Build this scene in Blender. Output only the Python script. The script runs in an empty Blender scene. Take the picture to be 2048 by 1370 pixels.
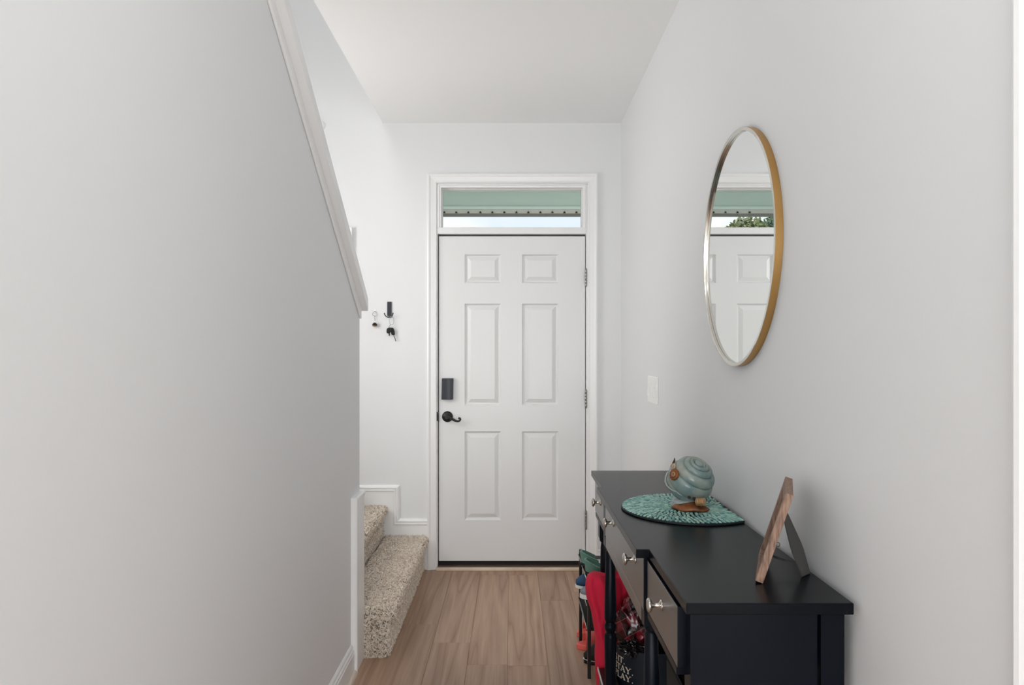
import bpy, math, random
from mathutils import Vector, Matrix, noise
random.seed(7)
PI = math.pi
S = bpy.context.scene
COL = S.collection

# ------------------------------------------------------------------ camera, world, light, exposure
F = 1400.0                      # focal length in px of the 2048 px wide frame
EYE = 1.345
cam = bpy.data.cameras.new('camera')
cam.sensor_width = 36.0
cam.lens = F / 2048 * 36
cam.shift_y = 19.0 / 2048
cam.clip_start = 0.02
camo = bpy.data.objects.new('camera', cam)
camo.location = (0, 0, EYE)
camo.rotation_euler = (PI / 2, 0, 0)
COL.objects.link(camo)
S.camera = camo
S.view_settings.view_transform = 'Standard'
S.view_settings.look = 'None'
S.view_settings.gamma = 1.0
S.view_settings.use_curve_mapping = False
S.view_settings.exposure = 0.1
S.cycles.max_bounces = 14
S.cycles.diffuse_bounces = 8
S.cycles.glossy_bounces = 6
S.cycles.sample_clamp_indirect = 6
S.cycles.caustics_reflective = False

W = bpy.data.worlds.new('sky')
S.world = W
W.use_nodes = True
wn = W.node_tree
wn.nodes.clear()
wo = wn.nodes.new('ShaderNodeOutputWorld')
wb = wn.nodes.new('ShaderNodeBackground')
wtc = wn.nodes.new('ShaderNodeTexCoord')
wmap = wn.nodes.new('ShaderNodeMapping')
wmap.inputs['Scale'].default_value = (2.2, 2.2, 5.0)
wmap.inputs['Location'].default_value = (0.55, 0.2, 0.1)
wnz = wn.nodes.new('ShaderNodeTexNoise')
wnz.inputs['Scale'].default_value = 1.3
wnz.inputs['Detail'].default_value = 4
wr = wn.nodes.new('ShaderNodeValToRGB')
wr.color_ramp.elements[0].position = 0.44
wr.color_ramp.elements[0].color = (0.84, 0.92, 1.06, 1)
wr.color_ramp.elements[1].position = 0.58
wr.color_ramp.elements[1].color = (1.1, 1.1, 1.1, 1)
wn.links.new(wtc.outputs['Generated'], wmap.inputs['Vector'])
wn.links.new(wmap.outputs['Vector'], wnz.inputs['Vector'])
wn.links.new(wnz.outputs['Fac'], wr.inputs['Fac'])
wn.links.new(wr.outputs['Color'], wb.inputs['Color'])
wb.inputs['Strength'].default_value = 1.0
wn.links.new(wb.outputs[0], wo.inputs[0])

def area(name, loc, rot, sx, sy, power, color=(1, 1, 1)):
    l = bpy.data.lights.new(name, 'AREA')
    l.shape = 'RECTANGLE'; l.size = sx; l.size_y = sy
    l.energy = power; l.color = color
    o = bpy.data.objects.new(name, l)
    o.location = loc; o.rotation_euler = rot
    COL.objects.link(o)
    return o
# added fill: area lights in the unseen living room and upstairs, no windows built
FILL_TINT = (0.925, 0.968, 1.0)
area('window_daylight', (0.0, -5.85, 1.02), (PI / 2, 0, 0), 6.4, 1.95, 225, FILL_TINT)
area('side_window_daylight', (-3.4, -2.4, 1.3), (PI / 2, 0, -PI / 2), 4.5, 2.3, 14, FILL_TINT)
area('side_window_daylight', (3.4, -2.0, 1.3), (PI / 2, 0, PI / 2), 4.5, 2.3, 14, FILL_TINT)
area('stair_window_daylight', (-1.3, 0.35, 4.2), (PI / 2, 0, 0), 0.8, 1.6, 25, (1.0, 0.98, 0.955))  # added fill for the upper stairwell, source unseen
area('landing_window_daylight', (-1.775, 3.26, 1.72), (PI / 2, 0, -PI / 2), 0.75, 1.25, 19, (1.0, 0.985, 0.96))
sun = bpy.data.lights.new('sun', 'SUN'); sun.energy = 6.0; sun.angle = 0.01; sun.color = (1, 0.97, 0.93)
suno = bpy.data.objects.new('sun', sun); suno.rotation_euler = (math.radians(20), math.radians(38), 0); COL.objects.link(suno)

# ------------------------------------------------------------------ helpers
def lin(c):
    c = c / 255.0
    return c / 12.92 if c <= 0.04045 else ((c + 0.055) / 1.055) ** 2.4
def rgb(r, g, b):
    return (lin(r), lin(g), lin(b), 1.0)

MATS = {}
def mat(name, col, rough=0.5, metal=0.0, spec=0.5, bump=None, vary=None, coat=0.0):
    """bump=(scale,strength); vary=(scale, other colour, lo, hi)"""
    m = bpy.data.materials.new(name); m.use_nodes = True
    nt = m.node_tree; b = nt.nodes['Principled BSDF']
    b.inputs['Base Color'].default_value = col
    b.inputs['Roughness'].default_value = rough
    b.inputs['Metallic'].default_value = metal
    b.inputs['Specular IOR Level'].default_value = spec
    b.inputs['Coat Weight'].default_value = coat
    tc = nt.nodes.new('ShaderNodeTexCoord')
    if bump:
        n = nt.nodes.new('ShaderNodeTexNoise'); n.inputs['Scale'].default_value = bump[0]; n.inputs['Detail'].default_value = 3
        bm = nt.nodes.new('ShaderNodeBump'); bm.inputs['Strength'].default_value = bump[1]; bm.inputs['Distance'].default_value = 0.002
        nt.links.new(tc.outputs['Object'], n.inputs['Vector'])
        nt.links.new(n.outputs['Fac'], bm.inputs['Height'])
        nt.links.new(bm.outputs['Normal'], b.inputs['Normal'])
    if vary:
        n = nt.nodes.new('ShaderNodeTexNoise'); n.inputs['Scale'].default_value = vary[0]; n.inputs['Detail'].default_value = 4
        r = nt.nodes.new('ShaderNodeValToRGB')
        r.color_ramp.elements[0].position = vary[2]; r.color_ramp.elements[0].color = col
        r.color_ramp.elements[1].position = vary[3]; r.color_ramp.elements[1].color = vary[1]
        nt.links.new(tc.outputs['Object'], n.inputs['Vector'])
        nt.links.new(n.outputs['Fac'], r.inputs['Fac'])
        nt.links.new(r.outputs['Color'], b.inputs['Base Color'])
    MATS[name] = m
    return m

class MB:
    def __init__(s):
        s.v = []; s.f = []
    def add(s, v, f):
        o = len(s.v)
        s.v += [Vector(p) for p in v]
        s.f += [tuple(i + o for i in q) for q in f]
        return s
    def box(s, x0, x1, y0, y1, z0, z1):
        v = [(x, y, z) for x in (x0, x1) for y in (y0, y1) for z in (z0, z1)]
        return s.add(v, [(0, 1, 3, 2), (4, 6, 7, 5), (0, 4, 5, 1), (2, 3, 7, 6), (0, 2, 6, 4), (1, 5, 7, 3)])
    def prism(s, poly, fn, a, b):
        """poly: 2-D points; fn(p, t) -> 3-D; extruded from t=a to t=b"""
        n = len(poly)
        v = [fn(p, a) for p in poly] + [fn(p, b) for p in poly]
        f = [tuple(range(n))[::-1], tuple(range(n, 2 * n))]
        f += [(i, (i + 1) % n, n + (i + 1) % n, n + i) for i in range(n)]
        return s.add(v, f)
    def lathe(s, prof, org, axis=(0, 0, 1), seg=24, sx=1.0, sy=1.0, ref=None):
        """prof: (radius, height) list; ends are closed"""
        a = Vector(axis).normalized()
        r = Vector(ref) if ref else (Vector((0, 0, 1)) if abs(a.z) < 0.9 else Vector((1, 0, 0)))
        e1 = (r - a * r.dot(a)).normalized(); e2 = a.cross(e1)
        org = Vector(org); v = []; f = []
        for (rad, h) in prof:
            for k in range(seg):
                t = 2 * PI * k / seg
                v.append(org + a * h + e1 * (rad * math.cos(t) * sx) + e2 * (rad * math.sin(t) * sy))
        n = len(prof)
        for i in range(n - 1):
            for k in range(seg):
                k2 = (k + 1) % seg
                f.append((i * seg + k, i * seg + k2, (i + 1) * seg + k2, (i + 1) * seg + k))
        f.append(tuple(range(seg))[::-1]); f.append(tuple(range((n - 1) * seg, n * seg)))
        return s.add(v, f)
    def tube(s, pts, rad, seg=8, closed=False):
        pts = [Vector(p) for p in pts]; n = len(pts); v = []; f = []
        rads = rad if isinstance(rad, (list, tuple)) else [rad] * n
        up = None
        for i in range(n):
            if closed:
                t = pts[(i + 1) % n] - pts[i - 1]
            else:
                t = pts[min(i + 1, n - 1)] - pts[max(i - 1, 0)]
            t.normalize()
            if up is None:
                up = Vector((0, 0, 1)) if abs(t.z) < 0.9 else Vector((1, 0, 0))
            up = (up - t * up.dot(t)).normalized(); sd = t.cross(up)
            for k in range(seg):
                a = 2 * PI * k / seg
                v.append(pts[i] + (up * math.cos(a) + sd * math.sin(a)) * rads[i])
        m = n if closed else n - 1
        for i in range(m):
            j = (i + 1) % n
            for k in range(seg):
                k2 = (k + 1) % seg
                f.append((i * seg + k, i * seg + k2, j * seg + k2, j * seg + k))
        if not closed:
            f.append(tuple(range(seg))[::-1]); f.append(tuple(range((n - 1) * seg, n * seg)))
        return s.add(v, f)
    def sweep(s, path, prof, n):
        """profile (u inward, v out of the surface) along a mitred path lying in a plane of normal n"""
        path = [Vector(p) for p in path]; n = Vector(n); m = len(prof); v = []; f = []
        for i, p in enumerate(path):
            ss = []
            if i > 0: ss.append((path[i] - path[i - 1]).normalized().cross(n))
            if i < len(path) - 1: ss.append((path[i + 1] - path[i]).normalized().cross(n))
            d = ss[0] if len(ss) == 1 else (ss[0] + ss[1]) / (1 + ss[0].dot(ss[1]))
            v += [p + d * u + n * w for (u, w) in prof]
        for i in range(len(path) - 1):
            for k in range(m):
                k2 = (k + 1) % m
                f.append((i * m + k, i * m + k2, (i + 1) * m + k2, (i + 1) * m + k))
        f.append(tuple(range(m))[::-1]); f.append(tuple(range((len(path) - 1) * m, len(path) * m)))
        return s.add(v, f)
    def loft(s, rings, cap=True):
        m = len(rings[0]); v = [p for r in rings for p in r]; f = []
        for i in range(len(rings) - 1):
            for k in range(m):
                k2 = (k + 1) % m
                f.append((i * m + k, i * m + k2, (i + 1) * m + k2, (i + 1) * m + k))
        if cap:
            f.append(tuple(range(m))[::-1]); f.append(tuple(range((len(rings) - 1) * m, len(rings) * m)))
        return s.add(v, f)

def origin_of(p):
    v = Vector((0, 0, 0))
    while p is not None:
        v += p.location; p = p.parent
    return v

def obj(name, mb, m, parent=None, smooth=False, bevel=0.0, sub=0, kind=None):
    """links ONE mesh object; vertices are given in world coordinates"""
    off = origin_of(parent)
    me = bpy.data.meshes.new(name)
    me.from_pydata([tuple(p - off) for p in mb.v], [], mb.f)
    me.validate()
    o = bpy.data.objects.new(name, me)
    me.materials.append(MATS[m] if isinstance(m, str) else m)
    COL.objects.link(o)
    import bmesh
    bm = bmesh.new(); bm.from_mesh(me)
    bmesh.ops.recalc_face_normals(bm, faces=bm.faces); bm.to_mesh(me); bm.free()
    if smooth:
        for p in me.polygons: p.use_smooth = True
        if smooth == 'auto':
            me.set_sharp_from_angle(angle=math.radians(40))
    if bevel:
        bv = o.modifiers.new('bevel', 'BEVEL'); bv.width = bevel; bv.segments = 2; bv.limit_method = 'ANGLE'
        bv.angle_limit = math.radians(35)
    if sub:
        sb = o.modifiers.new('sub', 'SUBSURF'); sb.levels = sub; sb.render_levels = sub
    if parent: o.parent = parent
    if kind: o['kind'] = kind
    return o

def tag(o, label, cat, group=None):
    o['label'] = label; o['category'] = cat
    if group: o['group'] = group
    return o
def thing(name, loc, label, cat, group=None):
    o = bpy.data.objects.new(name, None); o.empty_display_size = 0.05
    o.location = loc; COL.objects.link(o)
    return tag(o, label, cat, group)
def struct(name, mb, m, parent=None, **k):
    return obj(name, mb, m, parent, kind=None if parent else 'structure', **k)
def xz(p, t): return (p[0], t, p[1])
def yz(p, t): return (t, p[0], p[1])
def xy(p, t): return (p[0], p[1], t)

# ------------------------------------------------------------------ materials
mat('wall_paint', rgb(226, 227, 228), 0.55, bump=(220, 0.04))
mat('ceiling_paint', rgb(240, 240, 240), 0.8)
mat('trim_white', rgb(236, 236, 236), 0.3)
mat('door_white', rgb(226, 227, 227), 0.32)
mat('shoe_mould', rgb(214, 200, 186), 0.35)
mat('black_metal', rgb(38, 37, 37), 0.42, 0.4)
mat('charcoal_plastic', rgb(42, 46, 54), 0.4)
mat('hinge_steel', rgb(150, 148, 145), 0.3, 0.9)
mat('bronze_strip', rgb(88, 70, 58), 0.45, 0.3)
mat('gap_dark', rgb(22, 20, 20), 0.8)
mat('sill_wood', rgb(226, 210, 190), 0.45, vary=(9, rgb(208, 188, 166), 0.4, 0.7))
mat('navy_paint', rgb(11, 16, 25), 0.30, spec=0.14)
mat('navy_top', rgb(9, 12, 18), 0.25, spec=0.14)
mat('navy_drawer', rgb(18, 23, 31), 0.42, spec=0.9, coat=1.0)
MATS['navy_drawer'].node_tree.nodes['Principled BSDF'].inputs['Coat Roughness'].default_value = 0.33
MATS['navy_drawer'].node_tree.nodes['Principled BSDF'].inputs['Coat IOR'].default_value = 2.2
mat('silver', rgb(205, 200, 192), 0.16, 1.0)
mat('gold_frame', rgb(196, 154, 96), 0.34, 1.0)
mat('frame_silver', rgb(225, 222, 215), 0.22, 1.0)
mat('mirror_glass', rgb(245, 247, 246), 0.0, 1.0)
mat('plate_white', rgb(240, 240, 238), 0.35)
mat('red_cloth', rgb(206, 20, 58), 0.85, bump=(60, 0.3))
mat('bin_navy', rgb(12, 24, 38), 0.6, bump=(400, 0.3))
mat('print_cream', rgb(240, 226, 206), 0.7)
mat('black_plastic', rgb(14, 14, 15), 0.35)
mat('black_fabric', rgb(16, 18, 18), 0.75)
mat('crinkle_black', rgb(14, 13, 14), 0.12, spec=0.7)
mat('teal_suede', rgb(96, 134, 122), 0.8)
mat('shoe_white', rgb(222, 222, 220), 0.5)
mat('shoe_blue', rgb(22, 62, 98), 0.7)
mat('shoe_grey', rgb(118, 124, 134), 0.7)
mat('coral_rubber', rgb(222, 96, 88), 0.45)
mat('shoe_lining', rgb(30, 30, 32), 0.9)
mat('insole_print', rgb(214, 210, 205), 0.7, vary=(70, rgb(60, 60, 62), 0.5, 0.55))
mat('mat_base', rgb(9, 20, 26), 0.6)
mat('copper_brown', rgb(140, 82, 44), 0.35, 0.25, vary=(40, rgb(96, 58, 34), 0.42, 0.62))
mat('antique_gold', rgb(150, 116, 70), 0.35, 0.7, vary=(60, rgb(96, 62, 34), 0.4, 0.6))
mat('light_gold', rgb(206, 164, 120), 0.3, 0.6)
mat('dark_bronze', rgb(58, 46, 34), 0.4, 0.5)
mat('snail_body', rgb(164, 172, 170), 0.3, vary=(30, rgb(124, 138, 138), 0.4, 0.7))
mat('easel_grey', rgb(72, 71, 68), 0.6)
mat('photo_backing', rgb(58, 48, 42), 0.7)
mat('black_ribbon', rgb(16, 22, 30), 0.5)
mat('porch_green', rgb(206, 220, 210), 0.6)
mat('porch_light', rgb(222, 234, 228), 0.6)
mat('porch_cream', rgb(206, 202, 192), 0.6)
mat('concrete', rgb(190, 186, 180), 0.9, vary=(1.5, rgb(170, 166, 160), 0.4, 0.6))
mat('grass', rgb(96, 118, 62), 0.9, vary=(3, rgb(70, 96, 44), 0.4, 0.6))
mat('leaf_green', rgb(92, 116, 62), 0.7)
mat('leaf_dark', rgb(62, 92, 58), 0.7)
mat('rug_cream', rgb(226, 222, 214), 0.95)
mat('bark', rgb(92, 78, 64), 0.9)
mat('key_steel', rgb(150, 148, 142), 0.25, 1.0)

def glass_mat():
    m = bpy.data.materials.new('window_glass'); m.use_nodes = True
    nt = m.node_tree; nt.nodes.clear()
    o = nt.nodes.new('ShaderNodeOutputMaterial'); t = nt.nodes.new('ShaderNodeBsdfTransparent')
    g = nt.nodes.new('ShaderNodeBsdfGlossy'); g.inputs['Roughness'].default_value = 0.02
    x = nt.nodes.new('ShaderNodeMixShader'); fr = nt.nodes.new('ShaderNodeFresnel'); fr.inputs[0].default_value = 1.45
    t.inputs[0].default_value = (0.97, 0.985, 0.975, 1)
    nt.links.new(fr.outputs[0], x.inputs[0]); nt.links.new(t.outputs[0], x.inputs[1]); nt.links.new(g.outputs[0], x.inputs[2])
    nt.links.new(x.outputs[0], o.inputs[0]); MATS['window_glass'] = m
glass_mat()

def wood_floor():
    m = bpy.data.materials.new('oak_plank'); m.use_nodes = True
    nt = m.node_tree; N = nt.nodes.new; L = nt.links.new; b = nt.nodes['Principled BSDF']
    geo = N('ShaderNodeNewGeometry'); oi = N('ShaderNodeObjectInfo')
    sc = N('ShaderNodeVectorMath'); sc.operation = 'SCALE'; sc.inputs[0].default_value = (37.0, 61.0, 0.0)
    L(oi.outputs['Random'], sc.inputs['Scale'])
    ad = N('ShaderNodeVectorMath'); ad.operation = 'ADD'; L(geo.outputs['Position'], ad.inputs[0]); L(sc.outputs[0], ad.inputs[1])
    def mapped(sx, sy):
        mp = N('ShaderNodeMapping'); mp.inputs['Scale'].default_value = (sx, sy, 1); L(ad.outputs[0], mp.inputs['Vector']); return mp
    # broad cathedral grain: warped bands
    mp = mapped(1.0, 0.055)
    nz = N('ShaderNodeTexNoise'); nz.inputs['Scale'].default_value = 7.0; nz.inputs['Detail'].default_value = 2.5; nz.inputs['Distortion'].default_value = 0.4
    L(mp.outputs[0], nz.inputs['Vector'])
    mul = N('ShaderNodeMath'); mul.operation = 'MULTIPLY'; mul.inputs[1].default_value = 6.0; L(nz.outputs['Fac'], mul.inputs[0])
    fr = N('ShaderNodeMath'); fr.operation = 'PINGPONG'; fr.inputs[1].default_value = 0.5; L(mul.outputs[0], fr.inputs[0])
    r1 = N('ShaderNodeValToRGB'); e = r1.color_ramp.elements
    e[0].position = 0.0; e[0].color = rgb(146, 114, 93); e[1].position = 1.0; e[1].color = rgb(178, 149, 126)
    q = e.new(0.12); q.color = rgb(162, 131, 109)
    q = e.new(0.5); q.color = rgb(170, 140, 118)
    m2 = N('ShaderNodeMath'); m2.operation = 'MULTIPLY'; m2.inputs[1].default_value = 2.0; L(fr.outputs[0], m2.inputs[0])
    L(m2.outputs[0], r1.inputs['Fac'])
    # fine fibre streaks
    mp2 = mapped(1.0, 0.035)
    n2 = N('ShaderNodeTexNoise'); n2.inputs['Scale'].default_value = 85.0; n2.inputs['Detail'].default_value = 4
    L(mp2.outputs[0], n2.inputs['Vector'])
    r2 = N('ShaderNodeValToRGB'); r2.color_ramp.elements[0].position = 0.3; r2.color_ramp.elements[0].color = (0.80, 0.78, 0.76, 1)
    r2.color_ramp.elements[1].position = 0.62; r2.color_ramp.elements[1].color = (1.04, 1.03, 1.02, 1)
    L(n2.outputs['Fac'], r2.inputs['Fac'])
    mx = N('ShaderNodeMix'); mx.data_type = 'RGBA'; mx.blend_type = 'MULTIPLY'; mx.inputs['Factor'].default_value = 0.75
    L(r1.outputs['Color'], mx.inputs['A']); L(r2.outputs['Color'], mx.inputs['B'])
    # knots
    mp3 = mapped(3.4, 1.5)
    vo = N('ShaderNodeTexVoronoi'); vo.inputs['Scale'].default_value = 1.0; vo.inputs['Randomness'].default_value = 1.0
    L(mp3.outputs[0], vo.inputs['Vector'])
    r3 = N('ShaderNodeValToRGB'); r3.color_ramp.elements[0].position = 0.03; r3.color_ramp.elements[0].color = (0.5, 0.44, 0.4, 1)
    r3.color_ramp.elements[1].position = 0.075; r3.color_ramp.elements[1].color = (1, 1, 1, 1)
    L(vo.outputs['Distance'], r3.inputs['Fac'])
    mk = N('ShaderNodeMix'); mk.data_type = 'RGBA'; mk.blend_type = 'MULTIPLY'; mk.inputs['Factor'].default_value = 0.7
    L(mx.outputs['Result'], mk.inputs['A']); L(r3.outputs['Color'], mk.inputs['B'])
    # plank to plank tone
    tone = N('ShaderNodeMapRange'); tone.inputs['To Min'].default_value = 0.90; tone.inputs['To Max'].default_value = 1.08
    L(oi.outputs['Random'], tone.inputs['Value'])
    mt = N('ShaderNodeVectorMath'); mt.operation = 'SCALE'; L(mk.outputs['Result'], mt.inputs[0]); L(tone.outputs[0], mt.inputs['Scale'])
    L(mt.outputs[0], b.inputs['Base Color'])
    b.inputs['Roughness'].default_value = 0.42
    bp = N('ShaderNodeBump'); bp.inputs['Strength'].default_value = 0.12; bp.inputs['Distance'].default_value = 0.001
    L(n2.outputs['Fac'], bp.inputs['Height']); L(bp.outputs[0], b.inputs['Normal'])
    MATS['oak_plank'] = m
wood_floor()

def grain_mat(name, c0, c1, axis_scale, rough=0.6, scale=30.0):
    m = bpy.data.materials.new(name); m.use_nodes = True
    nt = m.node_tree; b = nt.nodes['Principled BSDF']; N = nt.nodes.new; L = nt.links.new
    tc = N('ShaderNodeTexCoord'); mp = N('ShaderNodeMapping'); mp.inputs['Scale'].default_value = axis_scale
    nz = N('ShaderNodeTexNoise'); nz.inputs['Scale'].default_value = scale; nz.inputs['Detail'].default_value = 5
    r = N('ShaderNodeValToRGB'); r.color_ramp.elements[0].position = 0.35; r.color_ramp.elements[0].color = c0
    r.color_ramp.elements[1].position = 0.65; r.color_ramp.elements[1].color = c1
    L(tc.outputs['Object'], mp.inputs['Vector']); L(mp.outputs[0], nz.inputs['Vector']); L(nz.outputs['Fac'], r.inputs['Fac'])
    L(r.outputs['Color'], b.inputs['Base Color']); b.inputs['Roughness'].default_value = rough
    MATS[name] = m
grain_mat('frame_wood', rgb(98, 74, 62), rgb(158, 126, 106), (8, 8, 1.0), 0.6, 26)

def island_mat(name, cols, rough):
    m = bpy.data.materials.new(name); m.use_nodes = True
    nt = m.node_tree; b = nt.nodes['Principled BSDF']
    g = nt.nodes.new('ShaderNodeNewGeometry'); r = nt.nodes.new('ShaderNodeValToRGB')
    el = r.color_ramp.elements
    el[0].color = cols[0]; el[1].color = cols[-1]
    for i, c in enumerate(cols[1:-1], 1):
        q = el.new(i / (len(cols) - 1)); q.color = c
    nt.links.new(g.outputs['Random Per Island'], r.inputs['Fac']); nt.links.new(r.outputs['Color'], b.inputs['Base Color'])
    b.inputs['Roughness'].default_value = rough
    MATS[name] = m
island_mat('mosaic_teal', [rgb(84, 138, 138), rgb(132, 182, 172), rgb(176, 212, 198), rgb(108, 160, 152), rgb(156, 196, 190)], 0.3)
island_mat('carpet_yarn', [rgb(206, 194, 178), rgb(226, 216, 203), rgb(184, 168, 150), rgb(236, 228, 218), rgb(212, 196, 178)], 0.95)
island_mat('tree_leaf_mid', [rgb(70, 84, 48), rgb(98, 104, 60), rgb(56, 72, 44)], 0.8)
island_mat('tree_leaf_deep', [rgb(44, 68, 54), rgb(64, 86, 58), rgb(36, 58, 48)], 0.8)
mat('carpet_base', rgb(138, 124, 108), 0.95, bump=(160, 0.8))

def plaid_mat():
    m = bpy.data.materials.new('plaid_vinyl'); m.use_nodes = True
    nt = m.node_tree; b = nt.nodes['Principled BSDF']; N = nt.nodes.new; L = nt.links.new
    tc = N('ShaderNodeTexCoord'); mp = N('ShaderNodeMapping'); mp.inputs['Rotation'].default_value = (0.4, 0.5, 0.6)
    L(tc.outputs['Object'], mp.inputs['Vector'])
    sp = N('ShaderNodeSeparateXYZ'); L(mp.outputs[0], sp.inputs[0])
    def stripes(out, k, lo):
        a = N('ShaderNodeMath'); a.operation = 'MULTIPLY'; a.inputs[1].default_value = k; L(out, a.inputs[0])
        f = N('ShaderNodeMath'); f.operation = 'FRACT'; L(a.outputs[0], f.inputs[0])
        g = N('ShaderNodeMath'); g.operation = 'LESS_THAN'; g.inputs[1].default_value = lo; L(f.outputs[0], g.inputs[0]); return g
    s1 = stripes(sp.outputs[0], 17, 0.5); s2 = stripes(sp.outputs[2], 17, 0.5)
    ad = N('ShaderNodeMath'); ad.operation = 'ADD'; L(s1.outputs[0], ad.inputs[0]); L(s2.outputs[0], ad.inputs[1])
    hf = N('ShaderNodeMath'); hf.operation = 'MULTIPLY'; hf.inputs[1].default_value = 0.5; L(ad.outputs[0], hf.inputs[0])
    r = N('ShaderNodeValToRGB'); r.color_ramp.interpolation = 'CONSTANT'
    r.color_ramp.elements[0].color = rgb(118, 18, 32); r.color_ramp.elements[1].position = 0.4; r.color_ramp.elements[1].color = rgb(58, 10, 18)
    q = r.color_ramp.elements.new(0.8); q.color = rgb(20, 12, 14)
    L(hf.outputs[0], r.inputs['Fac'])
    l1 = stripes(sp.outputs[0], 17, 0.035); l2 = stripes(sp.outputs[2], 17, 0.035)
    mxm = N('ShaderNodeMath'); mxm.operation = 'MAXIMUM'; L(l1.outputs[0], mxm.inputs[0]); L(l2.outputs[0], mxm.inputs[1])
    mx = N('ShaderNodeMix'); mx.data_type = 'RGBA'; L(mxm.outputs[0], mx.inputs['Factor']); L(r.outputs['Color'], mx.inputs['A'])
    mx.inputs['B'].default_value = rgb(150, 74, 80); L(mx.outputs['Result'], b.inputs['Base Color'])
    b.inputs['Roughness'].default_value = 0.14
    MATS['plaid_vinyl'] = m
plaid_mat()

def shell_mat():
    m = bpy.data.materials.new('shell_glaze'); m.use_nodes = True
    nt = m.node_tree; b = nt.nodes['Principled BSDF']; N = nt.nodes.new; L = nt.links.new
    tc = N('ShaderNodeTexCoord'); nz = N('ShaderNodeTexNoise'); nz.inputs['Scale'].default_value = 16; nz.inputs['Detail'].default_value = 3
    r = N('ShaderNodeValToRGB'); e = r.color_ramp.elements
    e[0].position = 0.32; e[0].color = rgb(94, 122, 124); e[1].position = 0.7; e[1].color = rgb(158, 160, 146)
    q = e.new(0.5); q.color = rgb(128, 144, 140)
    L(tc.outputs['Object'], nz.inputs['Vector']); L(nz.outputs['Fac'], r.inputs['Fac'])
    L(r.outputs['Color'], b.inputs['Base Color']); b.inputs['Roughness'].default_value = 0.22
    MATS['shell_glaze'] = m
shell_mat()

# ------------------------------------------------------------------ the room
YW = 4.334          # inner face of the front wall
XR = 0.675          # right wall
XL = -0.672         # stair wall face
ZC = 2.763          # hall ceiling
SLOPE = 0.700

# front wall with the opening for door and transom; it rises through the open stairwell
mb = MB()
mb.box(-1.80, -0.480, YW, YW + 0.15, 0, 5.3)
mb.box(0.478, XR + 0.15, YW, YW + 0.15, 0, 5.3)
mb.box(-0.480, 0.478, YW, YW + 0.15, 2.385, 5.3)
struct('wall_front', mb, 'wall_paint')
# right wall, ending at a cased opening close to the camera
struct('wall_right', MB().box(XR, XR + 0.12, 0.86, YW, 0, 2.9), 'wall_paint')
# stair wall with a sloping top
def ztop(y): return 1.490 + SLOPE * (3.085 - y)
yc = 3.085 - (2.95 - 1.535) / SLOPE
mb = MB().prism([(0.55, 0), (3.085, 0), (3.085, 1.535), (yc, 2.95), (0.55, 2.95)], yz, XL - 0.118, XL)
wl = struct('wall_left', mb, 'wall_paint')
# apron under the cap and the cap itself
def slab_on_slope(z0, z1, x0, x1, y0, y1):
    return MB().prism([(y1, ztop(y1) + z0), (y1, ztop(y1) + z1), (y0, ztop(y0) + z1), (y0, ztop(y0) + z0)], yz, x0, x1)
struct('trim_1', slab_on_slope(0.0, 0.046, XL, XL + 0.010, yc + 0.02, 3.085), 'trim_white', bevel=0.004)
struct('trim_2', slab_on_slope(0.046, 0.104, XL - 0.153, XL + 0.036, yc + 0.02, 3.10), 'trim_white', bevel=0.004)
# ceiling over the hall, stops at the stairwell
mb = MB().box(-0.80, XR + 0.12, 0.10, YW, ZC, ZC + 0.28)
struct('ceiling', mb, 'ceiling_paint')
mb = MB().box(-1.80, -0.70, 0.0, YW, 5.3, 5.4); struct('ceiling_stairwell', mb, 'ceiling_paint')
mb = MB().box(-1.92, -1.80, 0.0, YW + 0.15, 0, 5.3); struct('wall_stairwell', mb, 'wall_paint')
mb = MB().box(-0.80, -0.70, 0.0, YW, ZC + 0.28, 5.3); struct('wall_upstairs', mb, 'wall_paint')
mb = MB().box(-1.80, -0.70, -0.1, 0.0, ZC + 0.1, 5.4); struct('wall_stairwell_back', mb, 'wall_paint')
# open living room behind the camera
mb = MB().box(-3.5, -0.672, 0.45, 0.55, 0, ZC + 0.1); struct('wall_living_left_front', mb, 'wall_paint')
mb = MB().box(XR + 0.12, 3.5, 0.86, 0.98, 0, ZC + 0.1); struct('wall_living_right_front', mb, 'wall_paint')
mb = MB().box(-3.6, 3.6, -6.1, -6.0, 0, ZC); struct('wall_living_back', mb, 'wall_paint')
mb = MB().box(-3.6, -3.5, -6.0, 0.55, 0, ZC); struct('wall_living_left', mb, 'wall_paint')
mb = MB().box(3.5, 3.6, -6.0, 0.98, 0, ZC); struct('wall_living_right', mb, 'wall_paint')
mb = MB().box(-3.6, 3.6, -6.1, 0.98, ZC + 0.002, ZC + 0.1); struct('ceiling_living', mb, 'ceiling_paint')
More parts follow.
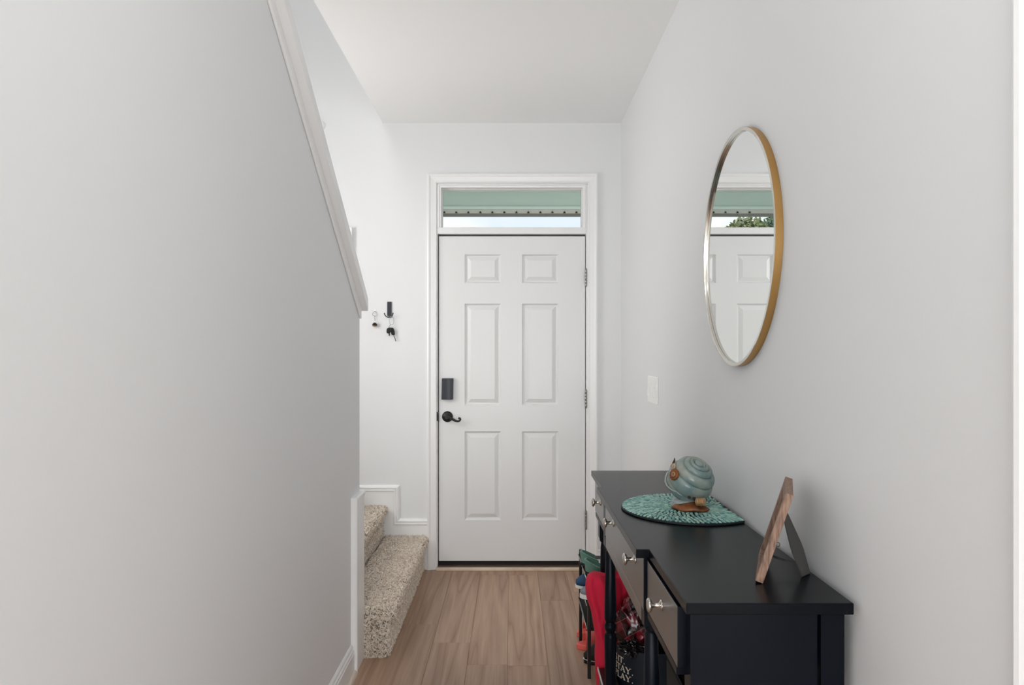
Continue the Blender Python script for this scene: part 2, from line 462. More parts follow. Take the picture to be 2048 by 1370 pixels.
# floor: a sub-floor carrying the planks
mb = MB().box(-1.8, XR + 0.12, 0.5, YW + 0.15, -0.06, -0.012); mb.box(-3.6, 3.6, -6.1, 0.5, -0.06, 0.0)
floor = struct('floor', mb, 'oak_plank')
seam0, pw, plen = -0.019, 0.174, 1.22
joint = {-4: 3.80, -3: 3.457, -2: 3.24, -1: 3.01, 0: 4.22, 1: 3.79, 2: 2.70, 3: 3.3}
for k in range(-4, 4):
    x0 = max(seam0 + k * pw, XL - 0.0); x1 = min(x0 + pw if k > -4 else seam0 + (k + 1) * pw, XR)
    if k > -4: x0 = seam0 + k * pw; x1 = min(x0 + pw, XR)
    if x1 - x0 < 0.01: continue
    y = joint[k]
    while y > 0.5: y -= plen
    while y < YW - 0.02:
        a, b = max(y, 0.5), min(y + plen, YW - 0.012)
        if b - a > 0.02:
            g = 0.0003; c = 0.0006
            m_ = MB()
            v = [(x0 + g, a + g, -0.011), (x1 - g, a + g, -0.011), (x1 - g, b - g, -0.011), (x0 + g, b - g, -0.011),
                 (x0 + g, a + g, -c), (x1 - g, a + g, -c), (x1 - g, b - g, -c), (x0 + g, b - g, -c),
                 (x0 + g + c, a + g + c, 0), (x1 - g - c, a + g + c, 0), (x1 - g - c, b - g - c, 0), (x0 + g + c, b - g - c, 0)]
            fs = [(0, 3, 2, 1), (8, 9, 10, 11)]
            for i in range(4):
                j = (i + 1) % 4
                fs += [(i, j, 4 + j, 4 + i), (4 + i, 4 + j, 8 + j, 8 + i)]
            obj('plank', m_.add(v, fs), 'oak_plank', floor)
        y += plen

# ------------------------------------------------------------------ front door with transom
PX = 1400.0 / YW      # px per metre on the front wall
def fx(px): return (px - 1024) / PX
def fz(py): return EYE - (py - 704) / PX
CAS = [(0, 0), (0, 0.018), (0.008, 0.021), (0.015, 0.019), (0.020, 0.015), (0.046, 0.011), (0.052, 0.012), (0.057, 0.009), (0.057, 0)]
mb = MB().sweep([(-0.523, YW, 0), (-0.523, YW, 2.447), (0.529, YW, 2.447), (0.529, YW, 0)], CAS, (0, -1, 0))
struct('trim_3', mb, 'trim_white')
door = bpy.data.objects.new('door_1', None); door.location = (0, YW, 0); COL.objects.link(door); door['kind'] = 'structure'
# jambs and mullion
mb = MB().box(-0.4795, -0.4605, YW + 0.001, YW + 0.149, 0, 2.384); obj('jamb', mb, 'trim_white', door, bevel=0.001)
mb = MB().box(0.4585, 0.4775, YW + 0.001, YW + 0.149, 0, 2.384); obj('jamb', mb, 'trim_white', door, bevel=0.001)
mb = MB().box(-0.4605, 0.4585, YW - 0.004, YW + 0.145, 2.0755, 2.116); obj('mullion', mb, 'trim_white', door, bevel=0.003)
# door stop behind the slab
mb = MB().box(-0.4605, -0.444, YW + 0.056, YW + 0.08, 0.03, 2.0755); obj('door_stop', mb, 'gap_dark', door)
mb = MB().box(0.442, 0.4585, YW + 0.056, YW + 0.08, 0.03, 2.0755); obj('door_stop', mb, 'gap_dark', door)
mb = MB().box(-0.444, 0.442, YW + 0.056, YW + 0.08, 2.06, 2.0755); obj('door_stop', mb, 'gap_dark', door)
# slab with six openings, then six panels
dx0, dx1, dz0, dz1 = fx(877.5), fx(1170.5), fz(1122.5), fz(472)
cols = [(fx(929), fx(1002)), (fx(1044), fx(1117))]
rows = [(fz(1041), fz(863)), (fz(811), fz(607)), (fz(566), fz(508))]
yF, yB = YW + 0.010, YW + 0.054
xs = [dx0, cols[0][0], cols[0][1], cols[1][0], cols[1][1], dx1]
zs = [dz0, rows[0][0], rows[0][1], rows[1][0], rows[1][1], rows[2][0], rows[2][1], dz1]
V = {}; mb = MB(); vs = []; fs = []
def vid(i, j, y):
    if (i, j, y) not in V:
        V[(i, j, y)] = len(vs); vs.append((xs[i], y, zs[j]))
    return V[(i, j, y)]
for i in range(5):
    for j in range(7):
        hole = i in (1, 3) and j in (1, 3, 5)
        if not hole: fs.append((vid(i, j, yF), vid(i + 1, j, yF), vid(i + 1, j + 1, yF), vid(i, j + 1, yF)))
        fs.append((vid(i, j, yB), vid(i, j + 1, yB), vid(i + 1, j + 1, yB), vid(i + 1, j, yB)))
for j in range(7):
    for i, in ((0,), (5,)): fs.append((vid(i, j, yF), vid(i, j + 1, yF), vid(i, j + 1, yB), vid(i, j, yB)))
for i in range(5):
    for j in (0, 7): fs.append((vid(i, j, yF), vid(i + 1, j, yF), vid(i + 1, j, yB), vid(i, j, yB)))
slab = obj('door_slab', mb.add(vs, fs), 'door_white', door)
for (a, b) in cols:
    for (c, d) in rows:
        prof = [(0, 0), (0.002, 0.003), (0.007, 0.0085), (0.0095, 0.0125), (0.016, 0.0125), (0.019, 0.0105), (0.036, 0.0040), (0.040, 0.0028)]
        v = []; f = []
        for (ins, dep) in prof:
            v += [(a + ins, yF + dep, c + ins), (b - ins, yF + dep, c + ins), (b - ins, yF + dep, d - ins), (a + ins, yF + dep, d - ins)]
        for r in range(len(prof) - 1):
            for k in range(4):
                k2 = (k + 1) % 4
                f.append((r * 4 + k, r * 4 + k2, r * 4 + 4 + k2, r * 4 + 4 + k))
        n = len(prof) * 4; f.append((n - 4, n - 3, n - 2, n - 1))
        obj('panel', MB().add(v, f), 'door_white', door)
# sweep, threshold, sill
mb = MB().box(-0.458, 0.456, YW + 0.016, YW + 0.05, 0.024, dz0 - 0.0005); obj('door_sweep', mb, 'gap_dark', door)
mb = MB().box(-0.4595, 0.4575, YW - 0.010, YW + 0.14, 0.0, 0.024); obj('threshold', mb, 'bronze_strip', door, bevel=0.003)
mb = MB().box(-0.466, 0.461, YW - 0.036, YW - 0.010, 0.0, 0.017); obj('sill', mb, 'sill_wood', door, bevel=0.003)
# hinges
for (a, b) in ((538, 572), (780, 815), (1022, 1058)):
    z0, z1 = fz(b), fz(a); xh = fx(1172); L_ = z1 - z0
    m_ = MB()
    for q in range(5):
        m_.lathe([(0.0062, 0.0), (0.0068, 0.001), (0.0068, L_ / 5 - 0.0022), (0.0062, L_ / 5 - 0.0012)], (xh, YW + 0.001, z0 + q * L_ / 5), seg=14)
    m_.lathe([(0.002, -0.006), (0.005, -0.003), (0.0055, 0)], (xh, YW + 0.001, z0), seg=12)
    m_.lathe([(0.0055, 0), (0.005, 0.003), (0.002, 0.006)], (xh, YW + 0.001, z1), seg=12)
    obj('hinge', m_, 'hinge_steel', door, smooth='auto')
# keypad deadbolt
x0, x1, z0, z1 = fx(884), fx(907), fz(799), fz(756.5)
pts = []
for k in range(13):
    t = k / 12; pts.append((x0 + (x1 - x0) * t, yF - 0.024 - 0.006 * math.sin(PI * t)))
poly = [(x0, yF)] + pts + [(x1, yF)]
m_ = MB().prism(poly, lambda p, t: (p[0] - 0.003 * ((z1 - t) / (z1 - z0)), p[1], t), z0, z1)
obj('deadbolt_cover', m_, 'charcoal_plastic', door, bevel=0.003)
# lever handle
cx, cz = fx(894.7), fz(833.5)
m_ = MB().lathe([(0.0335, 0.0), (0.034, 0.003), (0.031, 0.008), (0.022, 0.012), (0.014, 0.015), (0.012, 0.030), (0.013, 0.045), (0.011, 0.05)], (cx, yF, cz), axis=(0, -1, 0), seg=32)
lever = obj('lever_rosette', m_, 'black_metal', door, smooth='auto')
pp = [(0, 0), (0.014, -0.002), (0.028, -0.008), (0.042, -0.017), (0.056, -0.023), (0.068, -0.025), (0.078, -0.022), (0.083, -0.014), (0.081, -0.007), (0.075, -0.006), (0.073, -0.011)]
m_ = MB().tube([(cx + a, yF - 0.042, cz + b) for a, b in pp], [0.009, 0.0085, 0.008, 0.0075, 0.0068, 0.0062, 0.0062, 0.0064, 0.0068, 0.007, 0.006], 12)
obj('lever', m_, 'black_metal', lever, smooth=True)
m_ = MB().box(-0.469, -0.4535, YW - 0.001, YW + 0.03, fz(842), fz(824)); obj('strike_plate', m_, 'black_metal', door, bevel=0.002)
# transom window
win = bpy.data.objects.new('window_1', None); win.location = (0, YW, 2.1); COL.objects.link(win); win['kind'] = 'structure'
zt0, zt1 = 2.116, 2.384
TF = [(0, -0.03), (0, 0.004), (0.008, 0.006), (0.012, 0.002), (0.0205, 0.0), (0.0205, -0.028), (0.026, -0.034), (0.026, -0.08), (0, -0.08)]
m_ = MB()
P4 = [(-0.4600, YW, zt0), (-0.4600, YW, zt1), (0.4580, YW, zt1), (0.4580, YW, zt0)]
m_.sweep([P4[0], P4[1], P4[2], P4[3]], TF, (0, -1, 0))
obj('window_frame', m_, 'trim_white', win)
m_ = MB().box(-0.434, 0.432, YW + 0.03, YW + 0.08, zt0, zt0 + 0.006); obj('window_sill', m_, 'trim_white', win)
m_ = MB().box(-0.436, 0.434, YW + 0.055, YW + 0.060, zt0 + 0.001, zt1 - 0.022); obj('pane', m_, 'window_glass', win)

# ------------------------------------------------------------------ skirtings
BASE = [(0, 0), (0, 0.004), (0.006, 0.0085), (0.012, 0.009), (0.016, 0.007), (0.022, 0.0125), (0.030, 0.013), (0.034, 0.0155), (0.124, 0.0155), (0.124, 0)]
ZB = 0.124
def base_run(p0, p1, n, name, shoe=True):
    m_ = MB().sweep([p0, p1], BASE, n); o = struct(name, m_, 'trim_white')
    if shoe:
        a = Vector(p0); b = Vector(p1); nn = Vector(n); q = []
        prof = [(0.0, 0.0156)] + [(0.0 - 0.0, 0.0156)]
        qs = [(ZB - 0.019 * math.cos(t * PI / 14), 0.0157 + 0.014 * math.sin(t * PI / 14)) for t in range(8)] + [(ZB, 0.0157)]
        obj('shoe_moulding', MB().sweep([p0, p1], qs, n), 'shoe_mould', o)
    return o
base_run((XL, 0.56, ZB), (XL, 2.918, ZB), (1, 0, 0), 'baseboard_left')
base_run((XR, YW, ZB), (XR, 0.95, ZB), (-1, 0, 0), 'baseboard_right')
base_run((0.529, YW, ZB), (XR - 0.016, YW, ZB), (0, -1, 0), 'baseboard_front')
# stair skirt on the front wall: plate plus moulded cap that steps down
STEP = [(-1.25, 0.521), (-0.694, 0.521), (-0.694, 0.314), (-0.5235, 0.314)]
plate = [(-1.25, 0.515), (-0.700, 0.515), (-0.700, 0.308), (-0.524, 0.308), (-0.524, 0.0), (-1.25, 0.0)]
m_ = MB().prism(plate, xz, YW - 0.011, YW - 0.0005)
sk = struct('trim_4', m_, 'trim_white')
MOU = [(0, 0), (0, 0.006), (0.005, 0.012), (0.012, 0.017), (0.019, 0.017), (0.022, 0.012), (0.027, 0.016), (0.034, 0.016), (0.038, 0.012), (0.047, 0.0115), (0.047, 0)]
obj('moulding', MB().sweep([(x, YW, z) for x, z in STEP], MOU, (0, -1, 0)), 'trim_white', sk)
# stair skirt at the end of the stair wall
m_ = MB().box(XL, XL + 0.021, 2.935, 3.085, 0.0, 0.716)
sk2 = struct('trim_5', m_, 'trim_white')
M2 = [(0, 0), (0, 0.018), (0.003, 0.0245), (0.008, 0.0265), (0.013, 0.0265), (0.017, 0.023), (0.021, 0.0235), (0.024, 0.020), (0.024, 0)]
obj('moulding', MB().sweep([(XL, 2.920, 0.0), (XL, 2.920, 0.735), (XL, 3.088, 0.735)], M2, (1, 0, 0)), 'trim_white', sk2)

# casing of the opening near the camera
m_ = MB().sweep([(XR, 0.921, 0), (XR, 0.921, 2.66)], CAS, (-1, 0, 0))
struct('trim_6', m_, 'trim_white')
struct('trim_7', MB().box(XR - 0.004, XR + 0.125, 0.848, 0.8595, 0, ZC - 0.002), 'trim_white')
# window over the stair landing, on the outer stair wall behind the sloping wall
w2 = bpy.data.objects.new('window_2', None); w2.location = (-1.8, 3.26, 1.72); COL.objects.link(w2); w2['kind'] = 'structure'
obj('window_frame', MB().sweep([(-1.8, 2.82, 1.03), (-1.8, 2.82, 2.41), (-1.8, 3.70, 2.41), (-1.8, 3.70, 1.03), (-1.8, 2.82, 1.03)], [(0, 0), (0, 0.018), (0.05, 0.012), (0.05, 0)], (1, 0, 0)), 'trim_white', w2)
obj('pane', MB().box(-1.7985, -1.792, 2.87, 3.65, 1.08, 2.36), 'window_glass', w2)
# added fill light, unseen on the ceiling above the camera
FILL = 22.0
me_ = bpy.data.materials.new('lamp_glow'); me_.use_nodes = True
me_.node_tree.nodes['Principled BSDF'].inputs['Emission Color'].default_value = (0.97, 0.985, 1.0, 1)
me_.node_tree.nodes['Principled BSDF'].inputs['Emission Strength'].default_value = FILL
MATS['lamp_glow'] = me_
for yl, lab in ((0.55, 'flat round white ceiling light over the near end of the hall'),):
    hl = thing('ceiling_light', (0, yl, ZC), lab, 'lamp')
    obj('base_ring', MB().lathe([(0.175, -0.0005), (0.175, -0.018), (0.165, -0.022)], (0, yl, ZC), seg=40), 'trim_white', hl, smooth='auto')
    obj('diffuser', MB().lathe([(0.160, -0.0215), (0.155, -0.028), (0.10, -0.033), (0.005, -0.034)], (0, yl, ZC), seg=40), 'lamp_glow', hl, smooth=True)
# pale rug added on the unseen floor to bounce light upward
tag(obj('area_rug', MB().box(-2.6, 2.6, -5.2, -0.3, 0.001, 0.014), 'rug_cream'), 'large cream rug on the living room floor', 'rug')

# ------------------------------------------------------------------ outside: porch, ground, trees
m_ = MB().box(-8, 5, YW + 0.15, YW + 2.9, -0.2, -0.03); struct('porch_floor', m_, 'concrete')
m_ = MB().box(-9, 9, YW + 2.9, YW + 12, -0.3, -0.2); struct('driveway', m_, 'concrete')
m_ = MB().box(-40, 40, YW + 2.9, 60, -0.4, -0.31); struct('front_lawn', m_, 'grass')
YP = 6.95
zp = EYE + 0.2155 * YP
m_ = MB().box(-8, 5, YW + 0.15, YP + 0.3, EYE + 0.205 * YP + 0.16, EYE + 0.205 * YP + 0.22); struct('porch_ceiling', m_, 'porch_green')
def slope_z(py, y): return EYE + (704 - py) / 1400.0 * y
m_ = MB().box(-8, 5, YP, YP + 0.12, slope_z(413.5, YP), EYE + 0.205 * YP + 0.16); struct('porch_beam', m_, 'porch_green')
m_ = MB().box(-8, 5, YP - 0.02, YP + 0.10, slope_z(419, YP), slope_z(413.7, YP)); struct('porch_frieze', m_, 'porch_light')
m_ = MB().box(-8, 5, YP - 0.005, YP + 0.13, slope_z(427.5, YP), slope_z(419.2, YP)); fas = struct('porch_fascia', m_, 'porch_cream')
for i in range(-9, 12):
    xc = (1024 - 1024 + 24 * i + 8) * YP / 1400.0
    m_ = MB().prism([(xc - 0.008, slope_z(426.5, YP)), (xc + 0.016, slope_z(426.5, YP)), (xc + 0.010, slope_z(423.5, YP)), (xc, slope_z(422.8, YP))], xz, YP - 0.012, YP - 0.004)
    obj('clip', m_, 'gap_dark', fas)
m_ = MB().box(-8, 5, YP - 0.006, YP + 0.14, slope_z(428.3, YP), slope_z(427.4, YP)); obj('drip_edge', m_, 'easel_grey', fas)

def tree(name, label, x, y, ztop_, rad, m, n):
    t = thing(name, (x, y, -0.25), label, 'tree', 'trees beyond the porch')
    m_ = MB().tube([(x, y, -0.25), (x + 0.05, y, ztop_ * 0.4), (x, y + 0.1, ztop_ - rad * 0.5)], [0.22, 0.16, 0.05], 8)
    obj('trunk', m_, 'bark', t, smooth=True)
    m_ = MB()
    for i in range(n):
        u = random.random() ** 0.4; a = random.random() * 2 * PI; c = random.uniform(-1, 1); s_ = math.sqrt(1 - c * c)
        p = Vector((x + rad * u * s_ * math.cos(a), y + rad * u * s_ * math.sin(a), ztop_ - rad * 0.95 + rad * u * c))
        p += Vector(noise.noise_vector(p * 1.3)) * rad * 0.22
        d1 = Vector((random.gauss(0, 1), random.gauss(0, 1), random.gauss(0, 1))).normalized(); d2_ = d1.orthogonal().normalized()
        q = 0.10 * random.uniform(0.6, 1.3)
        m_.add([p - d1 * q, p + d2_ * q * 0.5, p + d1 * q, p - d2_ * q * 0.5], [(0, 1, 2, 3)])
    obj('crown', m_, m, t, kind='stuff')
tree('leafy_tree', 'low olive green tree, left of the three seen in the round mirror', -7.0, 25.0, 6.02, 1.05, 'tree_leaf_mid', 4200)
tree('leafy_tree', 'tallest deep green tree seen at the right rim of the round mirror', -9.75, 29.0, 6.95, 1.0, 'tree_leaf_deep', 3600)
tree('leafy_tree', 'small rounded tree between the other two in the round mirror', -10.7, 33.5, 7.5, 0.8, 'tree_leaf_deep', 2200)

# ------------------------------------------------------------------ carpeted stairs
stairs = thing('carpeted_stairs', (-0.8, 3.7, 0), 'beige looped carpet stairs rising left beside the front door', 'stairs')
def carpet_step(z0, z1, xf, xb, ya, yb, end=True, tufts=0, nose=0.032):
    """a step whose riser faces +X; rounded nosing; carpet wraps front and near end"""
    r = 0.022
    prof = []   # (x, z) along the front from bottom to back of tread
    n1 = 14
    zr = z1 - 2 * r - 0.012
    for i in range(n1): prof.append((xf - nose + 0.004, z0 + (zr - z0) * i / n1))
    prof.append((xf - nose + 0.006, zr + 0.004)); prof.append((xf - nose + 0.014, zr + 0.010))
    for i in range(9):
        a = -PI / 2 + PI * i / 8 * 1.0
        prof.append((xf - r + r * math.cos(a), z1 - r + r * math.sin(a)))
    n2 = 26
    for i in range(1, n2 + 1): prof.append((xf - r + (xb - xf + r) * i / n2, z1))
    # section shrinks towards the near end so the carpet rolls over the end
    rings = []
    ny = int((yb - ya) / 0.012)
    for k in range(ny + 1):
        rings.append((ya + (yb - ya) * k / ny, 1.0))
    endr = []
    if end:
        for a in (0.15, 0.4, 0.7, 1.0):
            endr.append((ya + r * (1 - math.sin(a * PI / 2)) - r, None, r * (1 - math.cos(a * PI / 2))))
    v = []; f = []; m = len(prof)
    allr = []
    if end:
        for a in (0.0, 0.3, 0.6, 0.85):
            t = a * PI / 2
            allr.append((ya - r * math.cos(t), r * (1 - math.sin(t))))
    for (y, _) in rings: allr.append((y, 0.0))
    for (y, ins) in allr:
        for (x, z) in prof:
            zz = z - ins if z > z1 - r - 0.001 else min(z, z1 - r)
            xx = x - ins if x > xf - r else x
            if z <= zr + 0.011: xx = x - ins * 0.4
            v.append((xx, y, zz if z > z0 + 0.001 else z))
    for i in range(len(allr) - 1):
        for k in range(m - 1):
            f.append((i * m + k, i * m + k + 1, (i + 1) * m + k + 1, (i + 1) * m + k))
    if end:   # close the near end with a fan strip down to the floor
        c0 = len(v)
        yend = allr[0][0]
        low = []
        for k in range(m):
            low.append(k)
        b = len(v); v.append((xb, yend, z0)); f.append(tuple(low + [b]))
    return v, f
def displaced(v, amp, sc):
    out = []
    for p in v:
        q = Vector(p)
        d = noise.noise_vector(q * sc) * amp + noise.noise_vector(q * sc * 0.2) * amp * 1.2
        out.append(q + d)
    return out

def step_with_pile(name, z0, z1, xf, xb, ya, yb, ntuft, end):
    v, f = carpet_step(z0, z1, xf, xb, ya, yb, end)
    o = obj(name, MB().add(displaced(v, 0.0022, 90.0), f), 'carpet_base', stairs, smooth=True)
    # pile: thousands of small yarn loops standing on that surface
    import bmesh
    me = o.data; off = origin_of(stairs)
    tris = []
    tot = 0.0
    me.calc_loop_triangles()
    for t in me.loop_triangles:
        tris.append((tot, t)); tot += t.area
    m_ = MB()
    rnd = random.Random(3)
    import bisect
    keys = [a for a, _ in tris]
    for _ in range(ntuft):
        t = tris[bisect.bisect(keys, rnd.random() * tot) - 1][1]
        a, b, c = (me.vertices[i].co for i in t.vertices)
        u, w = rnd.random(), rnd.random()
        if u + w > 1: u, w = 1 - u, 1 - w
        p = a + (b - a) * u + (c - a) * w + off
        n = t.normal.copy()
        if n.z < -0.9: continue
        tg = Vector((rnd.gauss(0, 1), rnd.gauss(0, 1), rnd.gauss(0, 1))); tg = (tg - n * tg.dot(n)).normalized(); sd = n.cross(tg)
        L_ = rnd.uniform(0.009, 0.016); wd = rnd.uniform(0.0022, 0.0034); h = rnd.uniform(0.003, 0.0095)
        # a short curved worm of yarn: three triangular sections
        ring = []
        for k, (s_, hh) in enumerate(((-0.5, 0.0), (-0.15, 0.9), (0.25, 1.0), (0.5, 0.25))):
            cpt = p + tg * (s_ * L_) + n * (hh * h) + sd * (0.25 * L_ * math.sin(k * 1.7 + u * 9))
            ring.append([cpt - sd * wd, cpt + n * wd * 1.1, cpt + sd * wd])
        m_.loft(ring)
    obj('carpet_pile', m_, 'carpet_yarn', o, kind='stuff')
    return o
step_with_pile('step', 0.0, 0.206, -0.522, -0.775, 3.105, YW - 0.012, 17000, True)
step_with_pile('step', 0.20, 0.391, -0.770, -1.02, 3.10, YW - 0.012, 9000, False)
step_with_pile('step', 0.385, 0.580, -1.02, -1.79, 3.10, YW - 0.012, 3000, False)

# ------------------------------------------------------------------ console table
ZT = 0.860; TH = 0.0225
table = thing('console_table', (0.5, 2.1, 0), 'navy painted breakfront console table with silver knobs along the right wall', 'table')
xb = 0.660
xn, xm, xf_ = 0.3365, 0.305, 0.324
Y0, Y1, Y2, Y3 = 1.350, 1.720, 2.517, 2.865
poly = [(xb, Y0), (xb, Y3), (xf_, Y3), (xf_, Y2), (xm, Y2), (xm, Y1), (xn, Y1), (xn, Y0)]
obj('table_top', MB().prism(poly, xy, ZT - TH, ZT), 'navy_top', table, bevel=0.0022)
zb = ZT - TH - 0.0002
# carcass: side panels, back, drawer divisions
obj('side_panel', MB().box(0.352, 0.6005, 1.376, 1.392, 0.655, zb), 'navy_paint', table, bevel=0.001)
obj('side_panel', MB().box(0.352, 0.6005, 2.823, 2.839, 0.655, zb), 'navy_paint', table, bevel=0.001)
obj('back_panel', MB().box(0.634, 0.650, 1.418, 2.797, 0.68, zb), 'navy_paint', table)
obj('drawer_box', MB().box(0.3525, 0.632, 1.416, 2.80, 0.712, zb), 'navy_paint', table)
for (ya, yb_) in ((1.373, 1.419), (2.796, 2.842)):      # corner posts: square block, turned below
    for (xa, xb_) in ((0.350, 0.3965), (0.606, 0.652)):
        m_ = MB().box(xa, xb_, ya, yb_, 0.60, zb)
        cx_, cy_ = (xa + xb_) / 2, (ya + yb_) / 2
        m_.lathe([(0.012, 0.0), (0.017, 0.02), (0.0205, 0.30), (0.0205, 0.345), (0.015, 0.352), (0.019, 0.36), (0.021, 0.37), (0.019, 0.38), (0.015, 0.388), (0.0205, 0.396), (0.0165, 0.56), (0.014, 0.578), (0.020, 0.585), (0.021, 0.592), (0.020, 0.6)], (cx_, cy_, 0), seg=24)
        obj('leg', m_, 'navy_paint', table, smooth='auto')
for (cx_, cy_) in ((0.351, 1.762), (0.348, 2.476)):       # turned legs of the projecting middle
    m_ = MB().lathe([(0.012, 0.0), (0.016, 0.02), (0.0205, 0.28), (0.021, 0.340), (0.020, 0.348), (0.0155, 0.354), (0.017, 0.360), (0.0205, 0.366), (0.021, 0.374), (0.0205, 0.382), (0.0165, 0.387), (0.0155, 0.392), (0.0195, 0.397), (0.0215, 0.405), (0.021, 0.43), (0.0165, 0.640), (0.0145, 0.644), (0.0175, 0.648), (0.0185, 0.653), (0.018, 0.660)], (cx_, cy_, 0), seg=28)
    obj('leg', m_, 'navy_paint', table, smooth='auto')
    obj('leg_block', MB().box(cx_ - 0.022, cx_ + 0.02, cy_ - 0.02, cy_ + 0.02, 0.661, zb), 'navy_paint', table, bevel=0.001)
# rail under the middle drawer, rails under the wing drawers
obj('rail', MB().box(0.3275, 0.350, 1.783, 2.455, 0.662, 0.698), 'navy_drawer', table, bevel=0.0015)
obj('rail', MB().box(0.3335, 0.352, 1.420, 1.722, 0.690, 0.706), 'navy_paint', table, bevel=0.001)
obj('rail', MB().box(0.3335, 0.352, 2.515, 2.795, 0.690, 0.706), 'navy_paint', table, bevel=0.001)
def drawer(x, ya, yb_, z0, z1, knobs):
    d = obj('drawer', MB().box(x, x + 0.019, ya, yb_, z0, z1), 'navy_paint', table, bevel=0.0012)
    d.data.materials.append(MATS['navy_drawer'])
    for p in d.data.polygons:
        if p.normal.x < -0.9: p.material_index = 1
    for (yk, zk) in knobs:
        m_ = MB().lathe([(0.0125, 0.0), (0.013, 0.002), (0.009, 0.004), (0.0055, 0.007), (0.0048, 0.017), (0.006, 0.021), (0.0125, 0.0235), (0.0155, 0.0265), (0.0160, 0.0295), (0.0135, 0.0325), (0.007, 0.034), (0.001, 0.0345)],
                        (x, yk, zk), axis=(-1, 0, 0), seg=28)
        obj('knob', m_, 'silver', d, smooth=True)
drawer(0.333, 1.410, 1.722, 0.709, 0.832, [(1.556, 0.782)])
drawer(0.3265, 1.738, 2.452, 0.702, 0.832, [(1.852, 0.797), (2.245, 0.797)])
drawer(0.333, 2.515, 2.806, 0.709, 0.832, [(2.63, 0.780)])

# ------------------------------------------------------------------ placemat
mc = Vector((0.545, 2.155)); mr = 0.2066
pm = thing('placemat', (mc.x, mc.y, ZT), 'round teal mosaic placemat under the snail figurine', 'placemat')
def mat_outline(r, n=96):
    pts = []
    for k in range(n):
        a = 2 * PI * k / n
        pts.append((mc.x + r * math.cos(a), mc.y + r * math.sin(a)))
    return pts
def clip_x(p, xmax): return (min(p[0], xmax), p[1])
n = 96; rings = []
for (rr, z) in ((mr - 0.004, ZT + 0.0003), (mr, ZT + 0.0015), (mr, ZT + 0.0055), (mr - 0.003, ZT + 0.0070)):
    rings.append([clip_x(p, 0.6605) + (z,) for p in mat_outline(rr)])
obj('base', MB().loft(rings), 'mat_base', pm)
m_ = MB(); rnd = random.Random(11)
ring_r = [mr - 0.0105 - 0.0128 * q for q in range(15)]
for r in [q for q in ring_r if q > 0.012]:
    cnt = max(6, int(2 * PI * r / 0.0124)); st = rnd.random()
    for i in range(cnt):
        a = 2 * PI * (i + st + rnd.uniform(-0.16, 0.16)) / cnt
        rr = r + rnd.uniform(-0.002, 0.002)
        er = Vector((math.cos(a), math.sin(a))); et = Vector((-er.y, er.x)); sk_ = rnd.uniform(-0.25, 0.25) + 0.25
        dr = (er + et * sk_).normalized(); dt = Vector((-dr.y, dr.x))
        c = mc + er * rr
        L_ = rnd.uniform(0.0075, 0.0105) * (0.6 + 0.4 * min(1, r / 0.06)); w = rnd.uniform(0.0031, 0.0041)
        if (c - mc).length + L_ > mr - 0.002: L_ = mr - 0.002 - (c - mc).length
        if L_ < 0.003: continue
        P = [(-L_, 0), (-L_ * 0.45, -w), (L_ * 0.45, -w * 0.9), (L_, 0), (L_ * 0.45, w * 0.9), (-L_ * 0.45, w)]
        P = [(c + dr * u + dt * q) for (u, q) in P]
        if max(p.x for p in P) > 0.659: continue
        ctr = c
        bot = [(p.x, p.y, ZT + 0.0068) for p in P]
        mid = [(p.x * 0.97 + ctr.x * 0.03, p.y * 0.97 + ctr.y * 0.03, ZT + 0.0088) for p in P]
        top = [(p.x * 0.7 + ctr.x * 0.3, p.y * 0.7 + ctr.y * 0.3, ZT + 0.0100) for p in P]
        m_.loft([bot, mid, top])
obj('mosaic', m_, 'mosaic_teal', pm, kind='stuff')
# ------------------------------------------------------------------ snail figurine
ZM = ZT + 0.010
SC = Vector((0.5475, 2.147, 0.9535)); SR = 0.0690
snail = thing('snail_figurine', (SC.x, SC.y, ZM), 'blue-grey ceramic snail ornament with brass gears standing on the teal placemat', 'figurine')
T_ = Vector((-0.240, -0.953, 0.185)).normalized()
R_ = T_.cross(Vector((0, 0, 1))).normalized() * -1
R_ = Vector((0, 0, 1)).cross(T_).normalized()
U_ = T_.cross(R_).normalized()
def on_shell(a, b, k=1.0):
    d = max(0.0, 1 - a * a - b * b)
    return SC + (R_ * a + U_ * b + T_ * math.sqrt(d)) * SR * k
ax = (R_ * 0.39 + U_ * 0.77 + T_ * 0.51).normalized()
e1 = (R_ - ax * R_.dot(ax)).normalized(); e2 = ax.cross(e1)
NT, NP = 260, 170
v = []; f = []
for i in range(NT + 1):
    th = PI * i / NT
    for j in range(NP):
        ph = 2 * PI * j / NP
        d = math.degrees(th)
        if d < 2: k = 0
        kk = math.log(max(d, 1.5) / 12.0) / math.log(1.62) - (ph / (2 * PI))
        fr = kk - math.floor(kk)
        whorl = math.floor(kk)
        amp = 0.16 if d < 118 else 0.16 * max(0, 1 - (d - 118) / 20)
        bul = (math.sin(PI * fr)) ** 0.27 * amp
        rad = SR * (0.865 + bul + 0.02 * (1 - fr) * (1 if d < 118 else 0))
        if kk < 0: rad = SR * (0.90 + 0.16 * math.cos(min(1.0, d / 13.0) * PI / 2) ** 0.5)
        if d > 118: rad = SR * (0.865 + 0.16 * min(1, (d - 118) / 20) + bul * 0.0 + amp * (math.sin(PI * fr)) ** 0.27)
        v.append(SC + (ax * math.cos(th) + (e1 * math.cos(ph) + e2 * math.sin(ph)) * math.sin(th)) * rad)
for i in range(NT):
    for j in range(NP):
        j2 = (j + 1) % NP
        f.append((i * NP + j, i * NP + j2, (i + 1) * NP + j2, (i + 1) * NP + j))
obj('shell', MB().add(v, f), 'shell_glaze', snail, smooth=True)
